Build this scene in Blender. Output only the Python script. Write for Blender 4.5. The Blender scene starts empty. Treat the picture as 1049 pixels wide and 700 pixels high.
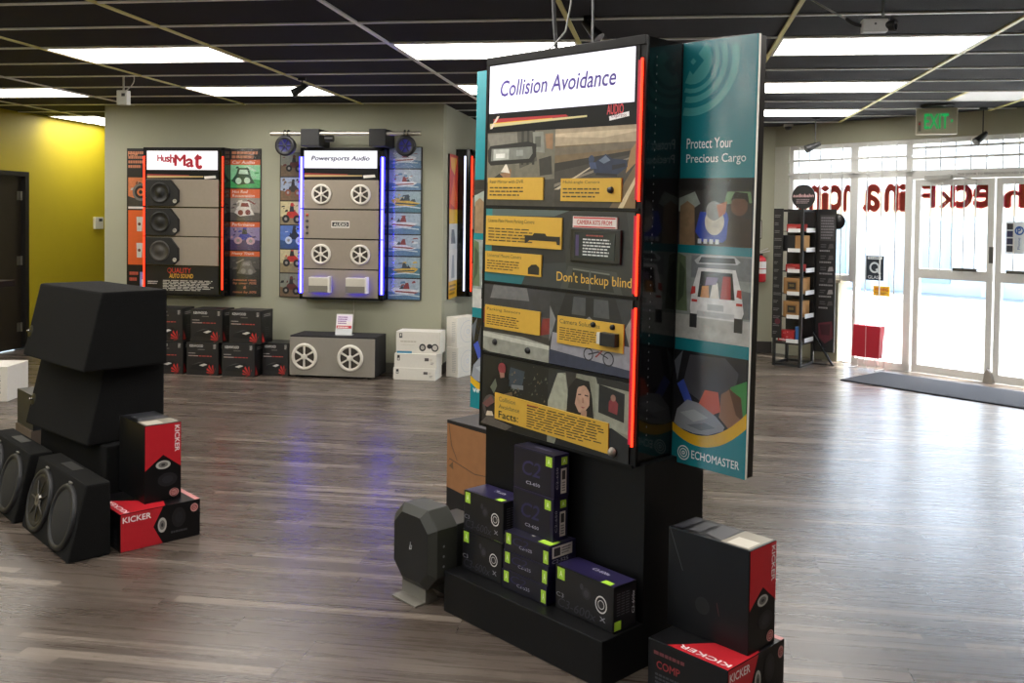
import bpy, bmesh, math, random
from mathutils import Vector, Matrix
random.seed(7)
C = bpy.context.scene.collection
PI = math.pi
R = math.radians

# ------------------------------------------------------------------ materials
def lin(c):
    c /= 255.0
    return c / 12.92 if c <= 0.04045 else ((c + 0.055) / 1.055) ** 2.4
def rgb(h):
    h = h.lstrip('#')
    return tuple(lin(int(h[i:i + 2], 16)) for i in (0, 2, 4)) + (1,)
_mats = {}
def M(h, rough=0.5, metal=0.0, vary=0.06, scale=40.0, bump=0.0, spec=0.5):
    """painted / printed surface: base colour with a faint noise variation"""
    key = ('m', h, rough, metal, vary, scale, bump, spec)
    if key in _mats: return _mats[key]
    m = bpy.data.materials.new('paint_' + h.strip('#')); m.use_nodes = True
    nt = m.node_tree; b = nt.nodes['Principled BSDF']
    b.inputs['Roughness'].default_value = rough
    b.inputs['Metallic'].default_value = metal
    b.inputs['Specular IOR Level'].default_value = spec
    tc = nt.nodes.new('ShaderNodeTexCoord')
    nz = nt.nodes.new('ShaderNodeTexNoise'); nz.inputs['Scale'].default_value = scale
    nz.inputs['Detail'].default_value = 3
    nt.links.new(tc.outputs['Object'], nz.inputs['Vector'])
    mx = nt.nodes.new('ShaderNodeMix'); mx.data_type = 'RGBA'
    c = rgb(h)
    mx.inputs[6].default_value = tuple(x * (1 - vary) for x in c[:3]) + (1,)
    mx.inputs[7].default_value = tuple(min(1, x * (1 + vary)) for x in c[:3]) + (1,)
    nt.links.new(nz.outputs['Fac'], mx.inputs[0])
    nt.links.new(mx.outputs[2], b.inputs['Base Color'])
    if bump:
        bp = nt.nodes.new('ShaderNodeBump'); bp.inputs['Strength'].default_value = bump
        bp.inputs['Distance'].default_value = 0.004
        nt.links.new(nz.outputs['Fac'], bp.inputs['Height'])
        nt.links.new(bp.outputs['Normal'], b.inputs['Normal'])
    _mats[key] = m
    return m
def G(h, strength):
    """something that gives off light"""
    key = ('e', h, strength)
    if key in _mats: return _mats[key]
    m = bpy.data.materials.new('glow_' + h.strip('#')); m.use_nodes = True
    b = m.node_tree.nodes['Principled BSDF']
    b.inputs['Base Color'].default_value = tuple(x * 0.15 for x in rgb(h)[:3]) + (1,)
    b.inputs['Emission Color'].default_value = rgb(h)
    b.inputs['Emission Strength'].default_value = strength
    _mats[key] = m
    return m
def glass_mat():
    if 'glass' in _mats: return _mats['glass']
    m = bpy.data.materials.new('window_glass'); m.use_nodes = True
    nt = m.node_tree; nt.nodes.clear()
    o = nt.nodes.new('ShaderNodeOutputMaterial')
    t = nt.nodes.new('ShaderNodeBsdfTransparent'); t.inputs[0].default_value = (0.95, 0.97, 0.96, 1)
    g = nt.nodes.new('ShaderNodeBsdfGlossy'); g.inputs['Roughness'].default_value = 0.02
    lw = nt.nodes.new('ShaderNodeLayerWeight'); lw.inputs[0].default_value = 0.5
    pw = nt.nodes.new('ShaderNodeMath'); pw.operation = 'POWER'; pw.inputs[1].default_value = 5.0; nt.links.new(lw.outputs['Facing'], pw.inputs[0])
    f = nt.nodes.new('ShaderNodeMath'); f.operation = 'MULTIPLY_ADD'; f.inputs[1].default_value = 0.9; f.inputs[2].default_value = 0.04; nt.links.new(pw.outputs[0], f.inputs[0])
    x = nt.nodes.new('ShaderNodeMixShader')
    nt.links.new(f.outputs[0], x.inputs[0]); nt.links.new(t.outputs[0], x.inputs[1])
    nt.links.new(g.outputs[0], x.inputs[2]); nt.links.new(x.outputs[0], o.inputs[0])
    _mats['glass'] = m
    return m
def laminate():
    if 'lam' in _mats: return _mats['lam']
    m = glass_mat().copy(); m.name = 'clear_laminate'
    for n in m.node_tree.nodes:
        if n.type == 'BSDF_GLOSSY': n.inputs['Roughness'].default_value = 0.2
        if n.type == 'MATH' and n.operation == 'MULTIPLY_ADD': n.inputs[2].default_value = 0.09
        if n.type == 'BSDF_TRANSPARENT': n.inputs[0].default_value = (1, 1, 1, 1)
    _mats['lam'] = m
    return m
def vinyl(h):
    key = ('v', h)
    if key in _mats: return _mats[key]
    m = bpy.data.materials.new('window_vinyl_' + h.strip('#')); m.use_nodes = True
    nt = m.node_tree; nt.nodes.clear()
    o = nt.nodes.new('ShaderNodeOutputMaterial')
    d = nt.nodes.new('ShaderNodeBsdfDiffuse'); d.inputs[0].default_value = rgb(h)
    t = nt.nodes.new('ShaderNodeBsdfTranslucent'); t.inputs[0].default_value = tuple(x * 0.25 for x in rgb(h)[:3]) + (1,)
    x = nt.nodes.new('ShaderNodeMixShader'); x.inputs[0].default_value = 0.5
    nt.links.new(d.outputs[0], x.inputs[1]); nt.links.new(t.outputs[0], x.inputs[2]); nt.links.new(x.outputs[0], o.inputs[0])
    _mats[key] = m
    return m
FL_D, FL_M, FL_L = '#3a312a', '#584e46', '#8f8377'
def floor_mat():
    m = bpy.data.materials.new('grey_wood_planks'); m.use_nodes = True
    nt = m.node_tree; L = nt.links.new; N = nt.nodes.new
    b = nt.nodes['Principled BSDF']
    tc = N('ShaderNodeTexCoord'); sp = N('ShaderNodeSeparateXYZ'); L(tc.outputs['Object'], sp.inputs[0])
    def mth(op, a, v=None, bb=None):
        n = N('ShaderNodeMath'); n.operation = op
        L(a, n.inputs[0])
        if v is not None: n.inputs[1].default_value = v
        if bb is not None: L(bb, n.inputs[1])
        return n.outputs[0]
    # narrow staves, three to a plank, each with its own tone; about one in five is pale
    def rows(pitch, length, seed):
        row = mth('FLOOR', mth('ADD', mth('DIVIDE', sp.outputs['Y'], pitch), seed))
        w1 = N('ShaderNodeTexWhiteNoise'); w1.noise_dimensions = '1D'; L(row, w1.inputs['W'])
        xo = mth('ADD', mth('DIVIDE', sp.outputs['X'], length), bb=mth('MULTIPLY', w1.outputs['Value'], 7.3))
        cmb = N('ShaderNodeCombineXYZ'); L(row, cmb.inputs[0]); L(mth('FLOOR', xo), cmb.inputs[1]); cmb.inputs[2].default_value = seed
        w2 = N('ShaderNodeTexWhiteNoise'); w2.noise_dimensions = '3D'; L(cmb.outputs[0], w2.inputs['Vector'])
        return w2, xo
    w2, xo = rows(0.152, 1.22, 0.0)
    w3, xs = rows(0.0507, 0.93, 0.31)
    mp = N('ShaderNodeMapping'); mp.inputs['Scale'].default_value = (1.3, 34, 1)
    L(tc.outputs['Object'], mp.inputs[0])
    ad = N('ShaderNodeVectorMath'); ad.operation = 'ADD'; L(mp.outputs[0], ad.inputs[0])
    sc = N('ShaderNodeVectorMath'); sc.operation = 'SCALE'; sc.inputs['Scale'].default_value = 31.0
    L(w2.outputs['Color'], sc.inputs[0]); L(sc.outputs[0], ad.inputs[1])
    n1 = N('ShaderNodeTexNoise'); n1.inputs['Scale'].default_value = 1.0; n1.inputs['Detail'].default_value = 6
    n1.inputs['Roughness'].default_value = 0.68
    L(ad.outputs[0], n1.inputs['Vector'])
    pale = N('ShaderNodeMapRange'); pale.interpolation_type = 'SMOOTHSTEP'; L(w3.outputs['Value'], pale.inputs[0])
    pale.inputs[1].default_value = 0.70; pale.inputs[2].default_value = 0.98
    s = mth('ADD', mth('ADD', mth('MULTIPLY', w2.outputs['Value'], 0.16), bb=mth('MULTIPLY', n1.outputs['Fac'], 0.62)), bb=mth('MULTIPLY', pale.outputs[0], 0.30))
    cr = N('ShaderNodeValToRGB'); L(s, cr.inputs[0])
    e = cr.color_ramp.elements
    e[0].position = 0.15; e[0].color = rgb(FL_D)
    e[1].position = 0.88; e[1].color = rgb(FL_L)
    k = e.new(0.45); k.color = rgb(FL_M)
    # dark seams
    fy = mth('FRACT', mth('DIVIDE', sp.outputs['Y'], 0.152)); fx = mth('FRACT', xo)
    sy = mth('LESS_THAN', fy, 0.02); sx = mth('LESS_THAN', fx, 0.003)
    seam = mth('MAXIMUM', sy, bb=sx)
    mx = N('ShaderNodeMix'); mx.data_type = 'RGBA'; L(mth('MULTIPLY', seam, 0.6), mx.inputs[0])
    L(cr.outputs[0], mx.inputs[6]); mx.inputs[7].default_value = rgb('#2c2623')
    L(mx.outputs[2], b.inputs['Base Color'])
    rr = N('ShaderNodeMapRange'); L(n1.outputs['Fac'], rr.inputs[0])
    rr.inputs[3].default_value = 0.20; rr.inputs[4].default_value = 0.36
    L(rr.outputs[0], b.inputs['Roughness'])
    bp = N('ShaderNodeBump'); bp.inputs['Strength'].default_value = 0.12; bp.inputs['Distance'].default_value = 0.002
    L(n1.outputs['Fac'], bp.inputs['Height']); L(bp.outputs['Normal'], b.inputs['Normal'])
    return m

# ------------------------------------------------------------------ text outlines (built-in font)
_tx = {}
def glyphs(s, bold=0.0, shear=0.0):
    key = (s, bold, shear)
    if key in _tx: return _tx[key]
    cu = bpy.data.curves.new('lettering', 'FONT'); cu.body = s; cu.size = 1.0
    cu.offset = bold; cu.shear = shear; cu.fill_mode = 'FRONT'; cu.resolution_u = 3
    ob = bpy.data.objects.new('lettering', cu)
    me = bpy.data.meshes.new_from_object(ob)
    v = [(p.co.x, p.co.y) for p in me.vertices]; f = [tuple(p.vertices) for p in me.polygons]
    bpy.data.objects.remove(ob); bpy.data.curves.remove(cu); bpy.data.meshes.remove(me)
    if not v: v = [(0, 0), (1, 1)]
    x0 = min(a for a, _ in v); x1 = max(a for a, _ in v); y0 = min(b for _, b in v); y1 = max(b for _, b in v)
    _tx[key] = (v, f, x0, x1, y0, y1)
    return _tx[key]

# ------------------------------------------------------------------ mesh builder
class MB:
    def __init__(s): s.v = []; s.f = []; s.mi = []; s.ms = []; s.sm = []
    def _m(s, m):
        if m not in s.ms: s.ms.append(m)
        return s.ms.index(m)
    def face(s, pts, m, smooth=False):
        n = len(s.v); s.v += [tuple(p) for p in pts]
        s.f.append(tuple(range(n, n + len(pts)))); s.mi.append(s._m(m)); s.sm.append(smooth)
    def mesh(s, vs, fs, m, smooth=False):
        n = len(s.v); s.v += [tuple(p) for p in vs]; k = s._m(m)
        for f in fs:
            s.f.append(tuple(n + i for i in f)); s.mi.append(k); s.sm.append(smooth)
        return s
    def box(s, x0, x1, y0, y1, z0, z1, m, bev=0.0):
        bm = bmesh.new()
        vs = [bm.verts.new(p) for p in ((x0, y0, z0), (x1, y0, z0), (x1, y1, z0), (x0, y1, z0), (x0, y0, z1), (x1, y0, z1), (x1, y1, z1), (x0, y1, z1))]
        for f in ((3, 2, 1, 0), (4, 5, 6, 7), (0, 1, 5, 4), (1, 2, 6, 5), (2, 3, 7, 6), (3, 0, 4, 7)): bm.faces.new([vs[i] for i in f])
        if bev: bmesh.ops.bevel(bm, geom=list(bm.edges), offset=bev, segments=2, profile=0.6, affect='EDGES')
        return s.bm(bm, m)
    def bm(s, bm, m, smooth=False):
        bm.verts.index_update()
        s.mesh([tuple(v.co) for v in bm.verts], [tuple(v.index for v in f.verts) for f in bm.faces], m, smooth)
        bm.free(); return s
    def prism(s, pts, axis, a, b, m, bev=0.0):
        """polygon (2-D) swept from a to b along axis; 2-D axes are the remaining two in x,y,z order"""
        def P(p, t): return {'x': (t, p[0], p[1]), 'y': (p[0], t, p[1]), 'z': (p[0], p[1], t)}[axis]
        bm = bmesh.new()
        A = [bm.verts.new(P(p, a)) for p in pts]; B = [bm.verts.new(P(p, b)) for p in pts]
        bm.faces.new(A); bm.faces.new(B[::-1]); n = len(pts)
        for i in range(n): bm.faces.new((A[i], B[i], B[(i + 1) % n], A[(i + 1) % n]))
        bmesh.ops.recalc_face_normals(bm, faces=list(bm.faces))
        if bev: bmesh.ops.bevel(bm, geom=list(bm.edges), offset=bev, segments=2, profile=0.6, affect='EDGES')
        return s.bm(bm, m)
    def cone(s, p0, p1, r0, r1, m, seg=20, caps=True, smooth=True):
        p0 = Vector(p0); p1 = Vector(p1); d = (p1 - p0)
        q = d.to_track_quat('Z', 'Y').to_matrix() if d.length else Matrix.Identity(3)
        vs = []
        for p, r in ((p0, r0), (p1, r1)):
            vs += [p + q @ Vector((r * math.cos(2 * PI * i / seg), r * math.sin(2 * PI * i / seg), 0)) for i in range(seg)]
        s.mesh(vs, [(i, (i + 1) % seg, seg + (i + 1) % seg, seg + i) for i in range(seg)], m, smooth)
        if caps:
            s.mesh(vs[:seg], [tuple(range(seg))[::-1]], m); s.mesh(vs[seg:], [tuple(range(seg))], m)
        return s
    def cyl(s, p0, p1, r, m, seg=20): return s.cone(p0, p1, r, r, m, seg)
    def lathe(s, c, axis, prof, m, seg=28):
        """profile of (radius, along) revolved about axis through c"""
        q = Vector(axis).to_track_quat('Z', 'Y').to_matrix(); c = Vector(c); vs = []; fs = []
        for r, h in prof:
            vs += [c + q @ Vector((r * math.cos(2 * PI * i / seg), r * math.sin(2 * PI * i / seg), h)) for i in range(seg)]
        for k in range(len(prof) - 1):
            for i in range(seg):
                fs.append((k * seg + i, k * seg + (i + 1) % seg, (k + 1) * seg + (i + 1) % seg, (k + 1) * seg + i))
        return s.mesh(vs, fs, m, True)
    def tube(s, pts, r, m, seg=10):
        pts = [Vector(p) for p in pts]; n = len(pts); vs = []; fs = []
        for i, p in enumerate(pts):
            t = (pts[min(i + 1, n - 1)] - pts[max(i - 1, 0)]).normalized()
            q = t.to_track_quat('Z', 'Y').to_matrix()
            vs += [p + q @ Vector((r * math.cos(2 * PI * k / seg), r * math.sin(2 * PI * k / seg), 0)) for k in range(seg)]
        for i in range(n - 1):
            for k in range(seg):
                fs.append((i * seg + k, i * seg + (k + 1) % seg, (i + 1) * seg + (k + 1) % seg, (i + 1) * seg + k))
        s.mesh(vs, fs, m, True)
        s.mesh(vs[:seg], [tuple(range(seg))[::-1]], m); s.mesh(vs[-seg:], [tuple(range(seg))], m)
        return s
    def build(s, name, parent=None, loc=(0, 0, 0), rot=(0, 0, 0), **tags):
        me = bpy.data.meshes.new(name); me.from_pydata(s.v, [], s.f)
        for m in s.ms: me.materials.append(m)
        for p, k, sm in zip(me.polygons, s.mi, s.sm): p.material_index = k; p.use_smooth = sm
        me.update()
        o = bpy.data.objects.new(name, me); C.objects.link(o)
        o.location = loc; o.rotation_euler = rot
        if parent: o.parent = parent
        for k, v in tags.items(): o[k] = v
        return o

class Face:
    """a printed side of a thing: u to the right, v up, measured in metres from its corner"""
    def __init__(s, mb, o, u, v, w=1, h=1, step=0.0012):
        s.mb = mb; s.o = Vector(o); s.u = Vector(u).normalized(); s.v = Vector(v).normalized()
        s.n = s.u.cross(s.v); s.w = w; s.h = h; s.k = 0; s.step = step; s.photo = False
    def P(s, x, y, k): return s.o + s.u * (x * s.w) + s.v * (y * s.h) + s.n * (s.step * k)
    def poly(s, pts, m, k=None):
        if k is None: s.k += 0.1; k = 1 + s.k
        if isinstance(m, str): m = M(m, 0.4, vary=0.38, scale=38) if s.photo else M(m, 0.4)
        s.mb.face([s.P(x, y, k) for x, y in pts], m)
    def rect(s, x0, y0, x1, y1, m, k=None): s.poly([(x0, y0), (x1, y0), (x1, y1), (x0, y1)], m, k)
    def disc(s, x, y, rx, m, ry=None, seg=24, a0=0, a1=360):
        if ry is None: ry = rx * s.w / s.h
        full = a1 - a0 >= 360
        n = seg if full else seg + 1
        pts = [(x + rx * math.cos(R(a0 + (a1 - a0) * i / seg)), y + ry * math.sin(R(a0 + (a1 - a0) * i / seg))) for i in range(n)]
        s.poly(pts, m)
    def ring(s, x, y, r1, r0, m, a0=0, a1=360, seg=32, e=1.0):
        s.k += 0.1; k = 1 + s.k
        if isinstance(m, str): m = M(m, 0.4)
        q = s.w / s.h
        for i in range(seg):
            a = R(a0 + (a1 - a0) * i / seg); b = R(a0 + (a1 - a0) * (i + 1) / seg)
            s.mb.face([s.P(x + r * math.cos(t) * e, y + r * math.sin(t) * q, k) for r, t in ((r0, a), (r1, a), (r1, b), (r0, b))], m)
    def text(s, st, x, y, w, h, m, bold=0.0, shear=0.0, flip=False, rot=0):
        """string fitted into the box with corner x,y and size w,h (fractions)"""
        vs, fs, x0, x1, y0, y1 = glyphs(st, 0.0, shear)
        s.k += 0.1; k = 1 + s.k
        if isinstance(m, str): m = M(m, 0.4)
        # heavier lettering is overprinted with small shifts
        ww, hh = max(1e-6, x1 - x0), max(1e-6, y1 - y0); e = bold
        for j, (ex, ey) in enumerate(((0, 0), (e, 0), (-e, 0), (0, e), (0, -e)) if bold else ((0, 0),)):
            out = []
            for a, b in vs:
                a = (a - x0 + ex) / ww; b = (b - y0 + ey) / hh
                if flip: a = 1 - a
                if rot == 90: a, b = 1 - b, a
                if rot == -90: a, b = b, 1 - a
                out.append(s.P(x + a * w, y + b * h, k + 0.03 * j))
            s.mb.mesh(out, fs, m)
    def lines(s, x0, y0, x1, y1, n, m, fill=0.55, rnd=None):
        """rows of print too small to read: word-long dashes"""
        rnd = rnd or random.Random(int(1000 * (x0 + y0 * 7 + n)))
        s.k += 0.1; k = 1 + s.k
        if isinstance(m, str): m = M(m, 0.4)
        dh = (y1 - y0) / n
        for i in range(n):
            yb = y1 - dh * (i + 1) + dh * (1 - fill) / 2; x = x0
            end = x1 - (x1 - x0) * rnd.uniform(0, 0.3) * (1 if i == n - 1 else 0.35)
            while x < end - 0.02 * (x1 - x0):
                l = rnd.uniform(0.06, 0.16) * (x1 - x0); e = min(end, x + l)
                s.mb.face([s.P(a, b, k) for a, b in ((x, yb), (e, yb), (e, yb + dh * fill), (x, yb + dh * fill))], m)
                x = e + 0.025 * (x1 - x0)
    def sub(s, x0, y0, x1, y1):
        f = Face(s.mb, s.P(x0, y0, 0), s.u, s.v, (x1 - x0) * s.w, (y1 - y0) * s.h, s.step); f.k = s.k + 0.3; f.photo = True
        return f

def thing(name, label, cat, loc=(0, 0, 0), rz=0.0, group=None, rot=None):
    o = bpy.data.objects.new(name, None); C.objects.link(o)
    o.empty_display_size = 0.1
    o.location = loc; o.rotation_euler = rot if rot else (0, 0, rz)
    o['label'] = label; o['category'] = cat
    if group: o['group'] = group
    return o
def single(mb, name, label, cat, loc=(0, 0, 0), rz=0.0, group=None):
    o = mb.build(name, None, loc, (0, 0, rz)); o['label'] = label; o['category'] = cat
    if group: o['group'] = group
    return o
def struct(mb, name, loc=(0, 0, 0), rz=0.0):
    o = mb.build(name, None, loc, (0, 0, rz)); o['kind'] = 'structure'; return o
def arc(p0, p1, sag, n=10, side=(0, 0, -1)):
    p0 = Vector(p0); p1 = Vector(p1); s = Vector(side)
    return [p0.lerp(p1, i / n) + s * sag * 4 * (i / n) * (1 - i / n) for i in range(n + 1)]
# ================================================================== the room
H = 2.666
GX0, GY0, TW = -3.006, 4.543, 0.61          # ceiling grid: one long runner, one cross row, 2 ft module
WALLG, WALLD = '#a3a38e', '#8f907a'
wall_m = M(WALLG, 0.75, vary=0.03, scale=6)
SA = math.atan2(-0.66, 0.751)               # direction of the diagonal shop front
SD = Vector((math.cos(SA), math.sin(SA), 0)); SN = Vector((-math.sin(SA), math.cos(SA), 0))   # along it / outwards
SP = Vector((1.25, 11.21, 0))
S_LEN = 6.2
SE = SP + SD * S_LEN

mb = MB()
outline = [(-8.4, -4), (SE.x, -4), (SE.x, SE.y), (SP.x, SP.y), (SP.x, 13.2), (-8.4, 13.2)]
mb.prism(outline, 'z', -0.12, 0.0, floor_mat()); struct(mb, 'floor')
mb = MB(); mb.prism(outline, 'z', H, H + 0.1, M('#242429', 0.85, vary=0.35, scale=160, bump=0.3, spec=0.2)); struct(mb, 'ceiling')
# T-bar grid of the dropped ceiling: long runners every 4 ft, cross bars every 2 ft
white_bar = M('#efeee8', 0.4); yellow_bar = M('#e6dc94', 0.4)
mb = MB()
for i in range(-5, 8):
    x = GX0 + 1.22 * i
    y1 = 13.1 if x < SP.x else SP.y + (x - SP.x) * (SD.y / SD.x)
    if x < SE.x: mb.box(x - 0.013, x + 0.013, -3.95, y1, H - 0.010, H + 0.004, yellow_bar if i in (2, 3, 4, 5, -1, 0) else white_bar)
for j in range(-13, 15):
    y = GY0 + TW * j
    x1 = SE.x if y < SE.y else (SP.x + (y - SP.y) * (SD.x / SD.y) if y < SP.y else SP.x)
    mb.box(-8.35, x1, y - 0.012, y + 0.012, H - 0.009, H + 0.003, white_bar)
x = GX0 + 1.22 * 4.5
mb.box(x - 0.012, x + 0.012, GY0 + TW * 6, GY0 + TW * 7, H - 0.008, H + 0.004, yellow_bar)
struct(mb, 'trim_1')

YW = M('#b9a71a', 0.6, vary=0.05, scale=5)
mb = MB()
mb.box(-7.29, -7.17, -4, -0.6, 0, H, YW); mb.box(-7.29, -7.17, 1.2, 8.66, 0, H, YW); mb.box(-7.29, -7.17, -0.6, 1.2, 0, 0.5, YW); mb.box(-7.29, -7.17, -0.6, 1.2, 2.3, H, YW); mb.box(-7.29, -7.17, 9.57, 13.2, 0, H, YW); mb.box(-7.29, -7.17, 8.66, 9.57, 2.0, H, YW)
struct(mb, 'wall_left')
mb = MB(); mb.box(-5.77, -2.18, 8.87, 8.99, 0, H, wall_m); struct(mb, 'wall_back')
mb = MB(); mb.box(-5.77, -5.65, 8.99, 13.1, 0, H, wall_m); struct(mb, 'wall_passage')
mb = MB(); mb.box(-2.30, -2.18, 8.99, 11.33, 0, H, M('#a7a794', 0.75, vary=0.03, scale=6)); struct(mb, 'wall_side')
mb = MB(); mb.box(-2.18, 1.25, 11.21, 11.33, 0, H, wall_m); struct(mb, 'wall_far')
mb = MB(); mb.box(-7.29, -5.65, 13.1, 13.2, 0, H, M('#8d8b70', 0.75)); struct(mb, 'wall_end')
mb = MB(); mb.box(-8.4, SE.x, -4.1, -4.0, 0, H, wall_m); struct(mb, 'wall_front')
mb = MB(); mb.box(SE.x, SE.x + 0.1, -4, SE.y, 0, H, wall_m); struct(mb, 'wall_right')
base_d = M('#37332f', 0.5); base_g = M('#6d6c61', 0.5)
mb = MB(); mb.box(-5.77, -2.17, 8.855, 8.87, 0, 0.1, base_g); struct(mb, 'baseboard_back')
mb = MB(); mb.box(-2.18, -2.165, 8.855, 11.21, 0, 0.1, base_d); struct(mb, 'baseboard_side')
mb = MB(); mb.box(-2.165, 1.25, 11.195, 11.21, 0, 0.13, base_d); struct(mb, 'baseboard_far')
mb = MB(); mb.box(-7.17, -7.155, 9.62, 13.1, 0, 0.1, base_d); struct(mb, 'baseboard_left')

w = thing('added_window', '', ''); del w['label'], w['category']; w['kind'] = 'structure'  # unseen window, added to light the kiosk front and streak its banner
mb = MB()
for y0, y1, z0, z1 in ((-0.6, -0.54, 0.5, 2.3), (1.14, 1.2, 0.5, 2.3), (-0.54, 1.14, 0.5, 0.56), (-0.54, 1.14, 2.24, 2.3), (0.27, 0.33, 0.56, 2.24)): mb.box(-7.27, -7.19, y0, y1, z0, z1, M('#dcdcd8', 0.35))
mb.build('window_frame', w)
mb = MB(); mb.box(-7.233, -7.227, -0.54, 1.14, 0.56, 2.24, glass_mat()); mb.build('window_glass', w)

# dark door in the yellow wall
d = thing('door_1', '', ''); del d['label'], d['category']; d['kind'] = 'structure'
d.location = (-7.17, 8.66, 0)
dk = M('#2a241e', 0.35, vary=0.2, scale=8); fr = M('#1d1a17', 0.45)
mb = MB(); mb.box(-0.08, -0.035, 0.06, 0.85, 0.01, 1.95, dk); mb.build('door_panel', d)
mb = MB(); mb.box(-0.12, 0.02, 0.85, 0.91, 0, 2.0, fr); mb.box(-0.12, 0.02, 0, 0.06, 0, 2.0, fr); mb.box(-0.12, 0.02, 0.06, 0.85, 1.95, 2.0, fr); mb.build('door_frame', d)
for z in (1.73, 1.0, 0.25):
    mb = MB(); mb.cyl((-0.028, 0.845, z - 0.05), (-0.028, 0.845, z + 0.05), 0.012, M('#8d8a80', 0.3, 0.8)); mb.box(-0.036, -0.03, 0.78, 0.845, z - 0.05, z + 0.05, M('#8d8a80', 0.3, 0.8)); mb.build('door_hinge', d)

# ---------------------------------------------------------------- shop front (local x along the glass, y outwards)
def at_front(t, n=0.0, z=0.0):
    p = SP + SD * t + SN * n; return (p.x, p.y, z)
alu = M('#dcdcd8', 0.35); HZ, TZ = 2.425, 2.07
mb = MB()
mb.box(-0.1, S_LEN, 0, 0.2, HZ, H, wall_m)                       # header over the glass
mb.box(0, 0.19, 0, 0.2, 0, HZ, M('#bfc0b2', 0.7))                # pier beside the corner
mb.box(0.19, 0.86, 0.0, 0.16, 0, 0.88, wall_m)                   # knee wall under the left pane
mb.box(4.75, S_LEN, 0, 0.2, 0, HZ, wall_m)
struct(mb, 'wall_storefront', SP, SA)
mb = MB(); mb.box(0.17, 0.9, -0.03, 0.17, 0.88, 0.915, M('#d8cdb4', 0.5)); struct(mb, 'trim_2', SP, SA)
def bay(name, x0, x1, z0, post_l, post_r):
    w = thing(name, '', ''); del w['label'], w['category']; w['kind'] = 'structure'
    w.location = SP; w.rotation_euler = (0, 0, SA)
    f = MB()
    f.box(x0, x0 + post_l, 0.02, 0.12, z0, HZ, alu); f.box(x1 - post_r, x1, 0.02, 0.12, z0, HZ, alu)
    f.box(x0, x1, 0.02, 0.12, z0, z0 + 0.07, alu); f.box(x0, x1, 0.02, 0.12, TZ - 0.035, TZ + 0.035, alu); f.box(x0, x1, 0.02, 0.12, HZ - 0.05, HZ, alu)
    f.build('window_frame', w)
    g = MB(); g.box(x0 + post_l, x1 - post_r, 0.065, 0.071, z0 + 0.07, TZ - 0.035, glass_mat()); g.box(x0 + post_l, x1 - post_r, 0.065, 0.071, TZ + 0.035, HZ - 0.05, glass_mat()); g.build('window_glass', w)
    b = MB(); n = max(2, round((x1 - x0) / 0.15))
    for i in range(1, n):
        x = x0 + (x1 - x0) * i / n; b.cyl((x, -0.005, z0 + 0.02), (x, -0.005, HZ - 0.02), 0.0065, alu, 8)
    for z in (2.25, 2.1) : b.box(x0, x1, -0.012, 0.002, z - 0.012, z + 0.012, alu)
    b.build('security_bars', w)
bay('window_1', 0.19, 1.02, 0.90, 0.05, 0.05)
bay('window_2', 1.02, 1.68, 0.0, 0.04, 0.075)
bay('window_3', 3.36, 4.75, 0.0, 0.075, 0.06)
# transom over the doors
w = thing('window_4', '', ''); del w['label'], w['category']; w['kind'] = 'structure'; w.location = SP; w.rotation_euler = (0, 0, SA)
f = MB(); f.box(1.68, 3.36, 0.02, 0.12, TZ - 0.06, TZ + 0.03, alu); f.box(1.68, 3.36, 0.02, 0.12, HZ - 0.05, HZ, alu); f.build('window_frame', w)
g = MB(); g.box(1.68, 3.36, 0.065, 0.071, TZ + 0.03, HZ - 0.05, glass_mat()); g.build('window_glass', w)
b = MB()
for i in range(1, 11): x = 1.68 + 1.68 * i / 11; b.cyl((x, -0.005, TZ + 0.02), (x, -0.005, HZ - 0.02), 0.0065, alu, 8)
for z in (2.33, 2.22): b.box(1.68, 3.36, -0.012, 0.002, z - 0.012, z + 0.012, alu)
b.build('security_bars', w)
sf = Face(MB(), (2.15, 0.018, 2.035), (1, 0, 0), (0, 0, 1), 1.1, 0.03); sf.text('THIS DOOR TO REMAIN UNLOCKED WHEN BUILDING IS OCCUPIED', 0, 0.15, 1, 0.7, '#4a4a48'); sf.mb.build('door_notice', w)
steel = M('#5a5a58', 0.35, 0.6)
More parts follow.
